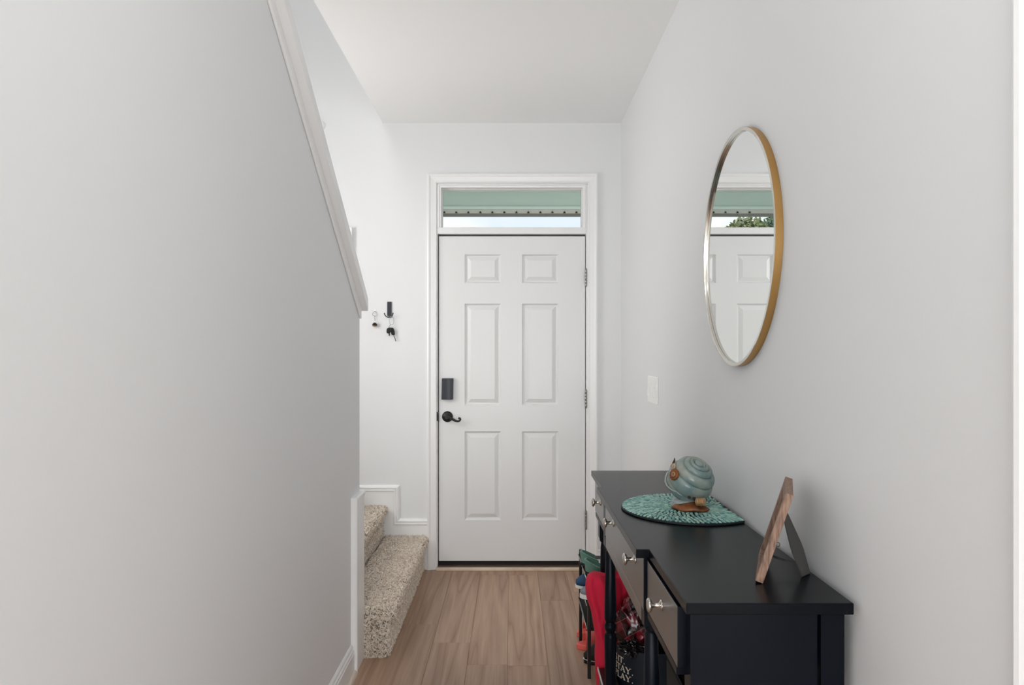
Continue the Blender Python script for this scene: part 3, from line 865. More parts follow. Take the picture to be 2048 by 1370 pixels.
# gear, ring, spike, pipe
def ring_on(name, a, b, ro, ri, th, teeth, m, k=1.0, nrm=None):
    c = on_shell(a, b, k); n_ = nrm or (c - SC).normalized(); q1 = n_.orthogonal().normalized(); q2 = n_.cross(q1)
    N_ = 48; v = []; f = []
    for i in range(N_):
        t = 2 * PI * i / N_
        rr = ro * (1 + (0.09 if teeth and (i % 4) < 2 else 0))
        dv = q1 * math.cos(t) + q2 * math.sin(t)
        v += [c + dv * ri, c + dv * rr, c + dv * rr + n_ * th, c + dv * (ri * 1.15) + n_ * th * 1.1]
    for i in range(N_):
        j = (i + 1) % N_
        for k_ in range(4):
            k2 = (k_ + 1) % 4
            f.append((i * 4 + k_, i * 4 + k2, j * 4 + k2, j * 4 + k_))
    return obj(name, MB().add(v, f), m, snail, smooth='auto')
ring_on('gear', -0.655, 0.17, 0.0165, 0.0070, 0.0045, True, 'copper_brown', 1.02)
ring_on('gear_hub', -0.655, 0.17, 0.0072, 0.0048, 0.0065, False, 'light_gold', 1.03)
ring_on('wire_ring', -0.70, 0.52, 0.0078, 0.0052, 0.003, False, 'light_gold', 1.06, (T_ * 0.9 - R_ * 0.3).normalized())
p0 = SC + R_ * (-0.79 * SR) + U_ * (0.50 * SR) + T_ * (0.15 * SR)
m_ = MB().tube([p0, p0 + U_ * 0.010 + R_ * 0.003, p0 + U_ * 0.020 + R_ * 0.006, p0 + U_ * 0.030 + R_ * 0.0075], [0.0040, 0.0048, 0.0032, 0.0006], 8); obj('spike', m_, 'dark_bronze', snail, smooth=True)
pp = [(-0.88, 0.30, 0.3), (-0.99, 0.28, 0.3), (-1.07, 0.08, 0.32), (-1.09, -0.12, 0.36), (-1.02, -0.30, 0.42), (-0.88, -0.43, 0.48), (-0.72, -0.52, 0.56), (-0.61, -0.55, 0.62)]
m_ = MB().tube([SC + (R_ * a + U_ * b + T_ * c) * SR for a, b, c in pp], [0.0022, 0.0024, 0.0024, 0.0026, 0.0024, 0.0022, 0.002, 0.0016], 10); obj('pipe', m_, 'snail_body', snail, smooth=True)
for q, (a, b) in enumerate(((-0.055, -0.74), (0.14, -0.76))):
    c = on_shell(a, b, 0.99); m_ = MB().lathe([(0.001, 0.0), (0.0042, 0.001), (0.0046, 0.004), (0.003, 0.0065), (0.0008, 0.0075)], c, axis=(c - SC), seg=14); obj('bead', m_, 'dark_bronze', snail, smooth=True)
# neck collar and copper foot
hc = Vector((SC.x, SC.y, 0)) + Vector((T_.x, T_.y, 0)) * 0.010 - R_ * 0.014
m_ = MB().lathe([(0.040, ZM), (0.045, ZM + 0.004), (0.046, ZM + 0.009), (0.041, ZM + 0.013), (0.043, ZM + 0.017), (0.036, ZM + 0.026)], (hc.x, hc.y, 0), seg=40, sx=1.0, sy=1.0)
obj('collar', m_, 'snail_body', snail, smooth=True)
Tf = Vector((T_.x, T_.y, 0)).normalized()
fc = Vector((SC.x, SC.y, 0)) + Tf * 0.036 + R_ * 0.002
fdir = (Tf * 0.52 + R_ * 0.85).normalized(); fsd = Vector((-fdir.y, fdir.x, 0))
rings = []
for (s_, z) in ((0.86, 0.0), (1.0, 0.002), (1.04, 0.006), (0.98, 0.010), (0.8, 0.0155), (0.5, 0.021), (0.2, 0.024), (0.02, 0.0245)):
    ring = []
    for k in range(48):
        a = 2 * PI * k / 48
        rad_ = 1 + 0.05 * math.sin(3 * a + 0.6) + 0.035 * math.sin(7 * a)
        u = math.cos(a) * (0.052 if math.cos(a) > 0 else 0.058) * rad_ * s_; w = math.sin(a) * 0.043 * rad_ * s_ * (1 - 0.25 * math.cos(a))
        p = fc + fdir * u + fsd * w
        ring.append((p.x, p.y, ZM + z + 0.0015 * math.sin(5 * a) * (1 if 0.001 < z < 0.012 else 0)))
    rings.append(ring)
obj('foot', MB().loft(rings), 'copper_brown', snail, smooth=True)
# ribbed brass barrel on the foot
bc = SC + R_ * (0.42 * SR) + U_ * (-0.94 * SR) + T_ * (0.80 * SR)
bax = (R_ * 0.9 + T_ * 0.35 + U_ * 0.05).normalized()
prof = [(0.005, -0.013)]
for q in range(5):
    h = -0.013 + q * 0.0052
    prof += [(0.0100, h), (0.0122, h + 0.0014), (0.0122, h + 0.0038), (0.0098, h + 0.0051)]
prof.append((0.005, 0.0131))
obj('barrel', MB().lathe(prof, bc, axis=bax, seg=28), 'light_gold', snail, smooth='auto')

# ------------------------------------------------------------------ photo frame, seen edge-on
pf0 = Vector((0.510, 1.469, ZT))
wd = Vector((0.076, 0.195, 0)).normalized()       # along the bottom edge, away from the camera
back = Vector((wd.y, -wd.x, 0))                   # leaning direction
LEAN = math.radians(17.5)
up_ = (back * math.sin(LEAN) + Vector((0, 0, 1)) * math.cos(LEAN)).normalized()
nb = (back * math.cos(LEAN) - Vector((0, 0, 1)) * math.sin(LEAN)).normalized()   # from front to back
FW, FH, FT, FB = 0.205, 0.198, 0.0165, 0.020
frame = thing('photo_frame', (pf0.x, pf0.y, ZT), 'rustic wooden photo frame leaning on an easel back at the near end of the table', 'picture frame')
lift = FT * math.sin(LEAN) + 0.0002
def fp(u, h, d): return pf0 + Vector((0, 0, lift)) + wd * u + up_ * h + nb * d
def fbox(u0, u1, h0, h1, d0, d1):
    v = [fp(u, h, d) for u in (u0, u1) for h in (h0, h1) for d in (d0, d1)]
    return MB().add(v, [(0, 1, 3, 2), (4, 6, 7, 5), (0, 4, 5, 1), (2, 3, 7, 6), (0, 2, 6, 4), (1, 5, 7, 3)])
obj('stile', fbox(0, FB, 0, FH, 0, FT), 'frame_wood', frame, bevel=0.001)
obj('stile', fbox(FW - FB, FW, 0, FH, 0, FT), 'frame_wood', frame, bevel=0.001)
obj('rail', fbox(FB, FW - FB, 0, FB, 0, FT), 'frame_wood', frame, bevel=0.001)
obj('rail', fbox(FB, FW - FB, FH - FB, FH, 0, FT), 'frame_wood', frame, bevel=0.001)
obj('backing', fbox(FB, FW - FB, FB, FH - FB, 0.011, 0.0145), 'photo_backing', frame)
# easel strut: narrow at the hinge, wider at mid length
hin = fp(FW * 0.5, FH * 0.68, FT + 0.001)
foot_ = Vector((0.638, 1.522, ZT + 0.0008))
ev = foot_ - hin; L_ = ev.length; ed = ev.normalized(); es = Vector((0.75, 0.66, 0)).normalized(); en = ed.cross(es).normalized()
prof = [(0.0, 0.010), (0.50, 0.023), (0.62, 0.024), (1.0, 0.017)]
pl = [(t, w) for t, w in prof] + [(t, -w) for t, w in reversed(prof)]
m_ = MB().prism(pl, lambda p, t: tuple(hin + ed * (p[0] * L_) + es * p[1] + en * t), 0.0, 0.003)
obj('easel_strut', m_, 'easel_grey', frame)
a = fp(FW * 0.5, 0.035, FT); b = hin + ed * (L_ * 0.80)
rb = []
for t in (0, 0.25, 0.5, 0.75, 1):
    c = a.lerp(b, t) - Vector((0, 0, 0.004 * math.sin(PI * t)))
    rb.append([c - es * 0.006, c + es * 0.006, c + es * 0.006 + Vector((0, 0, 0.0012)), c - es * 0.006 + Vector((0, 0, 0.0012))])
obj('ribbon', MB().loft(rb), 'black_ribbon', frame)
c = fp(FB * 0.6, FH * 0.44, FT + 0.003)
m_ = MB().tube([c + (up_ * math.cos(2 * PI * k / 16) + nb * math.sin(2 * PI * k / 16) * 0.8) * 0.0045 for k in range(16)], 0.0008, 6, closed=True)
obj('turn_button', m_, 'dark_bronze', frame)

# ------------------------------------------------------------------ round mirror on the right wall
mcY, mcZ, mry, mrz = 2.069, 1.649, 0.3295, 0.346
mirror = thing('round_mirror', (XR, mcY, mcZ), 'round mirror in a slim brass frame on the right wall above the table', 'mirror')
NS = 128
prof = [(1.0, 0.0), (1.0, 0.0195), (0.9965, 0.0205), (0.972, 0.0205), (0.9695, 0.0195), (0.9695, 0.0115)]
v = []; f = []
for k in range(NS):
    a = 2 * PI * k / NS
    for (s_, d) in prof: v.append((XR - 0.0005 - d, mcY + mry * s_ * math.cos(a), mcZ + mrz * s_ * math.sin(a)))
m = len(prof)
for k in range(NS):
    k2 = (k + 1) % NS
    for q in range(m - 1): f.append((k * m + q, k * m + q + 1, k2 * m + q + 1, k2 * m + q))
fo = obj('frame', MB().add(v, f), 'gold_frame', mirror, smooth='auto')
fo.data.materials.append(MATS['frame_silver'])
for p in fo.data.polygons:
    if all(abs((XR - fo.data.vertices[i].co.x - mirror.location.x) - 0.0) < 1 for i in p.vertices):
        c = p.center
        rr = math.hypot(c.y / mry, c.z / mrz)
        if rr < 0.999: p.material_index = 1
v = [(XR - 0.0115, mcY + mry * 0.9695 * math.cos(2 * PI * k / NS), mcZ + mrz * 0.9695 * math.sin(2 * PI * k / NS)) for k in range(NS)]
m_ = MB().add(v + [(p[0] + 0.004, p[1], p[2]) for p in v], [tuple(range(NS)), tuple(range(NS, 2 * NS))[::-1]] + [(k, (k + 1) % NS, NS + (k + 1) % NS, NS + k) for k in range(NS)])
obj('glass', m_, 'mirror_glass', mirror)

# ------------------------------------------------------------------ switch plate
sw = thing('light_switch', (XR, 3.34, 1.163), 'white multi-gang rocker light switch plate on the right wall beside the door', 'switch')
ya, yb_ = 3.228, 3.456
obj('plate', MB().box(XR - 0.006, XR - 0.0003, ya, yb_, 1.100, 1.228), 'plate_white', sw, bevel=0.003)
for k in range(4):
    yc_ = ya + (yb_ - ya) * (k + 0.5) / 4
    m_ = MB().prism([(1.131, 0.0065), (1.131, 0.0105 if k % 2 else 0.0075), (1.164, 0.0085), (1.197, 0.0075 if k % 2 else 0.0105), (1.197, 0.0065)], lambda p, t: (XR - p[1] + 0.0004, t, p[0]), yc_ - 0.0165, yc_ + 0.0165)
    obj('rocker', m_, 'plate_white', sw)

# ------------------------------------------------------------------ things on the front wall by the stairs
hk = thing('key_hook', (fx(778.5), YW, fz(634)), 'dark adhesive double wall hook left of the front door', 'hook')
x0, x1 = fx(774.7), fx(783.3)
obj('plate', MB().box(x0, x1, YW - 0.009, YW - 0.0004, fz(632), fz(603.5)), 'charcoal_plastic', hk, bevel=0.002)
xc = fx(779)
for s_ in (-1, 1):
    pts = [(xc, fz(634)), (xc + s_ * 0.010, fz(634.5)), (xc + s_ * 0.018, fz(633)), (xc + s_ * 0.024, fz(630)), (xc + s_ * 0.027, fz(626.5))]
    yy = [YW - 0.006, YW - 0.012, YW - 0.020, YW - 0.026, YW - 0.029]
    m_ = MB().tube([(p[0], y_, p[1]) for p, y_ in zip(pts, yy)], [0.0042, 0.0036, 0.003, 0.003, 0.0042], 10); obj('prong', m_, 'charcoal_plastic', hk, smooth=True)
ky = thing('key_bunch', (fx(782), YW - 0.02, fz(665)), 'bunch of car keys with black fobs hanging from the double hook', 'keys')
rc = (fx(784.5), fz(641.5)); yk = YW - 0.022
m_ = MB().tube([(rc[0] + 0.0135 * math.cos(2 * PI * k / 24), yk - 0.002 * math.sin(4 * PI * k / 24), rc[1] + 0.026 * math.sin(2 * PI * k / 24)) for k in range(24)], 0.0011, 6, closed=True); obj('ring', m_, 'key_steel', ky, smooth=True)
m_ = MB().tube([(fx(783), yk, fz(649)), (fx(781), yk - 0.001, fz(651)), (fx(779), yk - 0.002, fz(654))], 0.0014, 6); obj('link', m_, 'key_steel', ky, smooth=True)
def fob(poly, y0, y1):
    return MB().prism([(fx(a), fz(b)) for a, b in poly], xz, y0, y1)
obj('fob', fob([(775, 659), (777, 656), (782, 655), (784, 657), (783, 664), (780, 667), (776, 667), (774.6, 664)], yk - 0.012, yk + 0.002), 'black_plastic', ky, bevel=0.003)
obj('fob', fob([(782, 655), (787, 655.5), (790, 662), (790.6, 669), (788, 671), (784, 669.5), (782.5, 664)], yk + 0.0025, yk + 0.013), 'black_plastic', ky, bevel=0.003)
obj('key', fob([(779, 666), (781.4, 666), (781.2, 672), (779.3, 672)], yk - 0.006, yk - 0.004), 'black_plastic', ky)
obj('key', fob([(787, 669), (788.6, 668.5), (793.4, 682), (792, 683)], yk + 0.006, yk + 0.008), 'key_steel', ky)
wk = thing('ring_hook', (fx(750), YW, fz(622)), 'tiny clear adhesive wall hook behind the key fob ring', 'hook')
m_ = MB().box(fx(749), fx(752), YW - 0.003, YW - 0.0004, fz(625), fz(619)); obj('pad', m_, 'plate_white', wk, bevel=0.001)
m_ = MB().tube([(fx(750.5), YW - 0.003, fz(622)), (fx(750.5), YW - 0.010, fz(623.5)), (fx(750.5), YW - 0.014, fz(622.5))], 0.0012, 6); obj('peg', m_, 'key_steel', wk)
kr = thing('key_ring', (fx(750), YW - 0.01, fz(655)), 'single key ring with a round black and gold charm, left of the hook', 'key ring')
m_ = MB().tube([(fx(750.3) + 0.0145 * math.cos(2 * PI * k / 24), YW - 0.011, fz(628) + 0.0135 * math.sin(2 * PI * k / 24)) for k in range(24)], 0.0012, 6, closed=True); obj('ring', m_, 'key_steel', kr, smooth=True)
m_ = MB().tube([(fx(750.4), YW - 0.011, fz(632)), (fx(749.3), YW - 0.010, fz(635)), (fx(750.8), YW - 0.010, fz(638)), (fx(750.4), YW - 0.0105, fz(642))], 0.0014, 6); obj('chain', m_, 'key_steel', kr, smooth=True)
m_ = MB().lathe([(0.001, 0.013), (0.006, 0.012), (0.0125, 0.006), (0.0158, 0.0), (0.0145, -0.006)], (fx(750.6), YW - 0.0185, fz(649.5)), seg=22); charm = obj('charm', m_, 'black_plastic', kr, smooth='auto')
m_ = MB().lathe([(0.0148, -0.0062), (0.0142, -0.009), (0.010, -0.0125), (0.002, -0.014)], (fx(750.6), YW - 0.0185, fz(649.5)), seg=22); obj('charm_base', m_, 'light_gold', kr, smooth='auto')

ch = thing('door_chime', (fx(697), YW, fz(480)), 'white rectangular door chime box high on the wall beside the stairs', 'chime')
obj('cover', MB().box(fx(688), fx(706), YW - 0.03, YW - 0.0004, fz(505), fz(456)), 'plate_white', ch, bevel=0.003)
obj('grille', MB().box(fx(690), fx(704), YW - 0.0325, YW - 0.0301, fz(500), fz(494)), 'plate_white', ch)
sn = thing('wall_sensor', (fx(640), YW, fz(247)), 'small white domed sensor on the wall above the stair cap', 'sensor')
m_ = MB().lathe([(0.028, 0.0), (0.028, 0.006), (0.024, 0.014), (0.012, 0.021), (0.001, 0.023)], (fx(641.5), YW - 0.0004, fz(251)), axis=(0, -1, 0), seg=24); obj('dome', m_, 'plate_white', sn, smooth='auto')
m_ = MB().lathe([(0.031, 0.0), (0.031, 0.003), (0.029, 0.005)], (fx(641.5), YW - 0.0002, fz(251)), axis=(0, -1, 0), seg=24); obj('base_ring', m_, 'plate_white', sn, smooth='auto')

# ------------------------------------------------------------------ shoe rack and shoes
rack = thing('shoe_rack', (0.45, 2.95, 0), 'low black shoe rack with silver front rails past the far end of the table', 'rack')
RX0, RX1, RY0, RY1 = 0.318, 0.600, 2.885, 3.245
for x in (RX0, RX1):
    for y in (RY0, RY1):
        m_ = MB().box(x - 0.007, x + 0.007, y - 0.007, y + 0.007, 0, 0.43); obj('post', m_, 'black_plastic', rack, bevel=0.002)
for z in (0.205, 0.300, 0.405):
    m_ = MB().box(RX0 - 0.006, RX1 + 0.006, RY0 + 0.008, RY1 - 0.008, z - 0.012, z - 0.002); obj('shelf', m_, 'black_fabric', rack)
    m_ = MB().tube([(RX0 - 0.009, RY0 - 0.006, z), (RX0 - 0.009, RY1 + 0.006, z)], 0.0032, 8); obj('rail', m_, 'key_steel', rack, smooth=True)

def shoe_loft(L_, w, h_toe, h_mid, h_heel, open_from=0.42):
    """rings along the length, toe at x=0, heel at x=L"""
    rings = []
    N_ = 14
    for i in range(N_ + 1):
        t = i / N_
        wt = w * (0.30 + 0.70 * math.sin(min(1, t * 3.2) * PI / 2) ** 0.8) * (1 - 0.20 * math.sin(min(1, max(0, (t - 0.35) / 0.3)) * PI / 2)) * (1 - 0.35 * max(0, (t - 0.88) / 0.12) ** 2)
        if t < 0.5: h = h_toe + (h_mid - h_toe) * (t / 0.5) ** 1.3
        else: h = h_mid + (h_heel - h_mid) * ((t - 0.5) / 0.5)
        h *= math.sin(min(1, 0.25 + t * 3.5) * PI / 2)
        ring = []
        for k in range(14):
            a = 2 * PI * k / 14
            yy = math.cos(a) * wt / 2; zz = math.sin(a)
            z = 0 if zz < 0 else h * (zz ** 0.7)
            y = yy * (1.0 if zz <= 0 else (1 - 0.25 * zz))
            ring.append((t * L_, y, z))
        rings.append(ring)
    return rings
def place(mb_, org, dirx):
    """toe-to-heel local +x is turned to dirx"""
    d = Vector(dirx).normalized(); s_ = Vector((-d.y, d.x, 0))
    out = MB(); out.f = mb_.f
    out.v = [Vector(org) + d * p.x + s_ * p.y + Vector((0, 0, p.z)) for p in mb_.v]
    return out
def outline(L_, w, n=28, grow=0.0):
    pts = []
    for k in range(n):
        a = 2 * PI * k / n; t = 0.5 - 0.5 * math.cos(a)
        half = w / 2 * (math.sin(PI * t) ** 0.55) * (1.08 - 0.22 * t)
        pts.append((t * L_ * (1 + grow) - grow * L_ / 2, half * (1 if a < PI else -1)))
    return pts
def sneaker(name, label, org, d, upper, sole, lining, L_=0.26, w=0.094, ht=(0.045, 0.075, 0.085), sole_t=0.026, group=None):
    t = thing(name, org, label, 'shoe', group)
    obj('sole', place(MB().prism(outline(L_, w * 1.08, grow=0.03), lambda p, q: (p[0], p[1], q), 0, sole_t), org, d), sole, t, bevel=0.004)
    rings = shoe_loft(L_, w, *ht)
    m_ = MB().loft([[(x, y, z + sole_t + 0.0005) for x, y, z in r] for r in rings])
    up = obj('upper', place(m_, org, d), upper, t, smooth=True)
    # collar opening with dark lining
    ov = MB(); N_ = 20; v = []
    ring0 = [(L_ * (0.70 + 0.25 * math.cos(2 * PI * k / N_)), w * 0.30 * math.sin(2 * PI * k / N_), sole_t + ht[1] + (ht[2] - ht[1]) * 0.5 - 0.006) for k in range(N_)]
    ring1 = [(x, y, z + 0.014 + (0.01 if x > L_ * 0.85 else 0)) for x, y, z in ring0]
    ring2 = [(L_ * 0.70 + (x - L_ * 0.70) * 0.86, y * 0.82, z + 0.002) for x, y, z in ring1]
    ring3 = [(x, y, z - 0.016) for x, y, z in ring2]
    obj('collar', place(MB().loft([ring0, ring1, ring2, ring3]), org, d), lining, t, smooth='auto')
    for k in range(3):
        xx = L_ * (0.34 + 0.06 * k)
        zz = sole_t + ht[0] + (ht[1] - ht[0]) * (0.68 + 0.12 * k) ** 1.3
        lm = MB().tube([(xx, -w * 0.24, zz - 0.006), (xx, 0, zz + 0.003), (xx, w * 0.24, zz - 0.006)], 0.003, 6)
        obj('lace', place(lm, org, d), sole, t, smooth=True)
    return t
# top shelf: teal shoes with the heels outward, one beside the other
def flat_shoe(org, label, rot):
    t = thing('slip_on_shoe', org, label, 'shoe', 'teal shoes on the top shelf')
    L_, w = 0.235, 0.085
    obj('sole', place(MB().prism(outline(L_, w), lambda p, q: (p[0], p[1], q), 0, 0.014), org, rot), 'shoe_lining', t, bevel=0.003)
    # heel counter: a curved wall open at the top, tilted
    rings = []
    for (z, ins, th) in ((0.0145, 0.0, 1), (0.060, -0.006, 1), (0.062, 0.004, 1), (0.018, 0.010, 1)):
        ring = []
        for k in range(25):
            a = -PI * 0.62 + PI * 1.24 * k / 24
            xx = 0.052 - (0.050 - ins) * math.cos(a)
            ring.append(Vector((xx, (w / 2 - ins) * math.sin(a), z - (max(0, xx - 0.01) / 0.075 * 0.036 if z > 0.05 else 0))))
        rings.append(ring)
    m_ = MB(); v = [p for r in rings for p in r]; f = []
    for i in range(4):
        j = (i + 1) % 4
        for k in range(24): f.append((i * 25 + k, i * 25 + k + 1, j * 25 + k + 1, j * 25 + k))
    f.append((0, 25, 50, 75)); f.append((24, 99, 74, 49))
    obj('heel_counter', place(m_.add(v, f), org, rot), 'teal_suede', t, smooth='auto')
    rr = shoe_loft(0.13, w, 0.03, 0.05, 0.05)
    m_ = MB().loft([[(L_ - x, y, z + 0.0145) for x, y, z in r] for r in rr]); obj('toe_cap', place(m_, org, rot), 'teal_suede', t, smooth=True)
    ii = MB().prism(outline(0.2, 0.064), lambda p, q: (p[0] + 0.012, p[1], q), 0.0142, 0.0165); obj('insole', place(ii, org, rot), 'insole_print', t)
    return t
flat_shoe((0.302, 3.075, 0.4085), 'teal suede slip-on shoe on the rack top shelf, nearer the door', (1, 0.05, 0))
flat_shoe((0.308, 2.955, 0.4085), 'teal suede slip-on shoe on the rack top shelf, nearer the table', (1, 0.02, 0))
sneaker('sneaker', 'navy blue sneaker with a white rubber toe rim on the middle shelf', (0.283, 3.095, 0.3035), (1, 0.03, 0), 'shoe_blue', 'shoe_white', 'shoe_lining', ht=(0.050, 0.050, 0.046), sole_t=0.016)
sneaker('sneaker', 'grey sneaker with a thick white sole on the middle shelf', (0.290, 2.965, 0.3035), (1, 0, 0), 'shoe_grey', 'shoe_white', 'shoe_lining', ht=(0.036, 0.046, 0.046), sole_t=0.022)
# coral slides
def slide(org, label):
    t = thing('slide_sandal', org, label, 'sandal', 'coral sandals')
    L_, w = 0.25, 0.095
    obj('sole', place(MB().prism(outline(L_, w), lambda p, q: (p[0], p[1], q), 0, 0.024), org, (1, 0.04, 0)), 'coral_rubber', t, bevel=0.004)
    rings = []
    for x in (0.035, 0.05, 0.075, 0.10, 0.115):
        ring = []
        for k in range(15):
            a = PI * k / 14
            ring.append((x + 0.006 * math.sin(a), math.cos(a) * (w / 2 + 0.003), 0.012 + 0.060 * math.sin(a) ** 0.7))
        for k in range(14, -1, -1):
            a = PI * k / 14
            ring.append((x + 0.006 * math.sin(a), math.cos(a) * (w / 2 - 0.003), 0.012 + 0.054 * math.sin(a) ** 0.7))
        rings.append(ring)
    obj('strap', place(MB().loft(rings), org, (1, 0.04, 0)), 'coral_rubber', t, smooth='auto')
slide((0.292, 3.178, 0.0), 'coral rubber slide sandal on the floor under the rack, lower one nearer the boot')
slide((0.305, 3.315, 0.0), 'coral rubber slide sandal on the floor under the rack, farther one nearer the door')
# black boot on the floor
def boot(org, label, d):
    t = thing('ankle_boot', org, label, 'boot')
    L_, w = 0.27, 0.098
    obj('sole', place(MB().prism(outline(L_, w * 1.06, grow=0.02), lambda p, q: (p[0], p[1], q), 0, 0.018), org, d), 'black_plastic', t, bevel=0.003)
    obj('welt', place(MB().prism(outline(L_, w * 1.09, grow=0.03), lambda p, q: (p[0], p[1], q), 0.018, 0.0215), org, d), 'shoe_white', t)
    rings = shoe_loft(L_, w, 0.05, 0.085, 0.09)
    obj('vamp', place(MB().loft([[(x, y, z + 0.022) for x, y, z in r] for r in rings]), org, d), 'black_fabric', t, smooth=True)
    prof = []
    for z, sx_, cx_ in ((0.06, 0.060, 0.19), (0.10, 0.058, 0.195), (0.14, 0.056, 0.20), (0.175, 0.058, 0.20), (0.176, 0.050, 0.20), (0.13, 0.047, 0.20)):
        prof.append([(cx_ + sx_ * math.cos(2 * PI * k / 20), 0.045 * math.sin(2 * PI * k / 20), z) for k in range(20)])
    obj('shaft', place(MB().loft(prof), org, d), 'black_fabric', t, smooth='auto')
boot((0.312, 3.030, 0.0), 'black ankle boot with a thin pale welt on the floor beneath the rack', (1, 0.1, 0))

# ------------------------------------------------------------------ things under the table
# slim black box with a pale lid edge, red cloth bag behind it
bx = thing('shoe_box', (0.355, 2.61, 0), 'slim black box with a pale lid edge in front of the red bag', 'box')
obj('body', MB().box(0.330, 0.382, 2.505, 2.650, 0.0, 0.140), 'black_plastic', bx, bevel=0.004)
obj('lid', MB().box(0.327, 0.384, 2.502, 2.653, 0.1402, 0.148), 'black_plastic', bx, bevel=0.002)
obj('lid_edge', MB().box(0.3235, 0.3268, 2.502, 2.653, 0.1405, 0.152), 'shoe_white', bx)
rc_ = thing('red_cloth_bag', (0.36, 2.72, 0), 'bright red cloth bag slumped between the table leg and the shoe rack', 'bag')
lev = [(0.001, 0.335, 0.378, 2.675, 2.78), (0.02, 0.328, 0.382, 2.665, 2.785), (0.10, 0.326, 0.383, 2.662, 2.788), (0.17, 0.325, 0.383, 2.66, 2.788), (0.22, 0.325, 0.384, 2.66, 2.788), (0.265, 0.321, 0.386, 2.66, 2.788),
       (0.31, 0.313, 0.400, 2.66, 2.79), (0.345, 0.304, 0.435, 2.662, 2.79), (0.385, 0.292, 0.462, 2.664, 2.79), (0.425, 0.284, 0.470, 2.666, 2.79), (0.445, 0.283, 0.472, 2.668, 2.79), (0.462, 0.290, 0.468, 2.678, 2.785), (0.474, 0.305, 0.458, 2.695, 2.775), (0.478, 0.33, 0.43, 2.71, 2.76)]
rings = []
for (z, xa, xb_, ya_, yb2) in lev:
    ring = []
    for k in range(44):
        a = 2 * PI * k / 44; ca, sa = math.cos(a), math.sin(a)
        x = (xa + xb_) / 2 + (xb_ - xa) / 2 * math.copysign(abs(ca) ** 0.7, ca)
        y = (ya_ + yb2) / 2 + (yb2 - ya_) / 2 * math.copysign(abs(sa) ** 0.7, sa)
        if x > 0.39 and y < 2.70 and z > 0.3: y = 2.70 + (y - 2.70) * 0.25
        fold = 0.009 * math.sin(x * 120 + z * 30) + 0.005 * math.sin(x * 260 - z * 50)
        ring.append((x + (0.004 * math.sin(z * 60) if ca < 0 else 0), y + (fold if sa < 0 else 0), z + 0.008 * math.sin(x * 45) * (1 if z > 0.44 else 0)))
    rings.append(ring)
obj('body', MB().loft(rings), 'red_cloth', rc_, smooth=True, sub=1)
m_ = MB().tube([(0.37, 2.74, 0.462), (0.365, 2.735, 0.476), (0.39, 2.735, 0.486), (0.42, 2.74, 0.478), (0.43, 2.745, 0.462)], 0.007, 10)
obj('handle', m_, 'red_cloth', rc_, smooth=True)

# navy toy bin with printed lettering
BC = Vector((0.517, 2.643)); BR = 0.130; BH = 0.252
tb = thing('toy_bin', (BC.x, BC.y, 0), 'round navy fabric bin lettered SIT. STAY. PLAY. under the table', 'bin')
def rim(a): return BH + 0.006 * math.cos(a - 4.2)
seg = 64; rows_ = []
for (r_, zz, useR) in ((BR * 0.92, 0.001, 0), (BR * 0.96, 0.012, 0), (BR * 0.985, 0.10, 0), (BR, 0.16, 0), (BR, 0.0, 1), (BR - 0.003, 0.002, 1), (BR - 0.006, 0.0, 1), (BR - 0.007, 0.16, 0), (BR * 0.9, 0.02, 0)):
    rows_.append([(BC.x + r_ * math.cos(2 * PI * k / seg), BC.y + r_ * math.sin(2 * PI * k / seg), (rim(2 * PI * k / seg) + zz) if useR else zz) for k in range(seg)])
obj('body', MB().loft(rows_), 'bin_navy', tb, smooth='auto')
GL = {
 'I': ([[(0.5, 0), (0.5, 1)]], [0.17], 0.5),
 'T': ([[(0.5, 0), (0.5, 1)], [(0.05, 0.96), (0.95, 0.96)], [(0.06, 0.82), (0.06, 1)], [(0.94, 0.82), (0.94, 1)]], [0.18, 0.08, 0.06, 0.06], 0.85),
 'A': ([[(0.08, 0), (0.5, 1)], [(0.48, 1), (0.9, 0)], [(0.22, 0.33), (0.76, 0.33)], [(-0.03, 0.03), (0.24, 0.03)], [(0.70, 0.03), (1.05, 0.03)]], [0.07, 0.18, 0.07, 0.06, 0.06], 0.95),
 'Y': ([[(0.10, 1), (0.5, 0.48)], [(0.9, 1), (0.5, 0.48)], [(0.5, 0.5), (0.5, 0)], [(-0.05, 0.97), (0.28, 0.97)], [(0.74, 0.97), (1.04, 0.97)], [(0.33, 0.03), (0.67, 0.03)]], [0.18, 0.07, 0.17, 0.06, 0.06, 0.06], 0.95),
 'P': ([[(0.25, 0), (0.25, 1)], [(0.25, 0.97), (0.6, 0.97), (0.82, 0.88), (0.88, 0.73), (0.82, 0.58), (0.6, 0.47), (0.25, 0.47)], [(0.08, 0.03), (0.45, 0.03)]], [0.18, 0.09, 0.06], 0.85),
 'L': ([[(0.25, 0), (0.25, 1)], [(0.1, 0.04), (0.88, 0.04)], [(0.86, 0.0), (0.9, 0.24)], [(0.08, 0.97), (0.44, 0.97)]], [0.18, 0.08, 0.07, 0.06], 0.82),
 'S': ([[(0.82, 0.78), (0.70, 0.95), (0.45, 1.0), (0.22, 0.90), (0.16, 0.74), (0.28, 0.60), (0.55, 0.50), (0.78, 0.38), (0.84, 0.24), (0.74, 0.08), (0.48, 0.0), (0.24, 0.05), (0.12, 0.24)]], [0.13], 0.82),
 '.': ([[(0.2, 0.0), (0.2, 0.13)]], [0.16], 0.35),
}
def on_bin(s_, z, lift_):
    a = math.radians(186) + s_ / BR
    return (BC.x + (BR + lift_) * math.cos(a), BC.y + (BR + lift_) * math.sin(a), z)
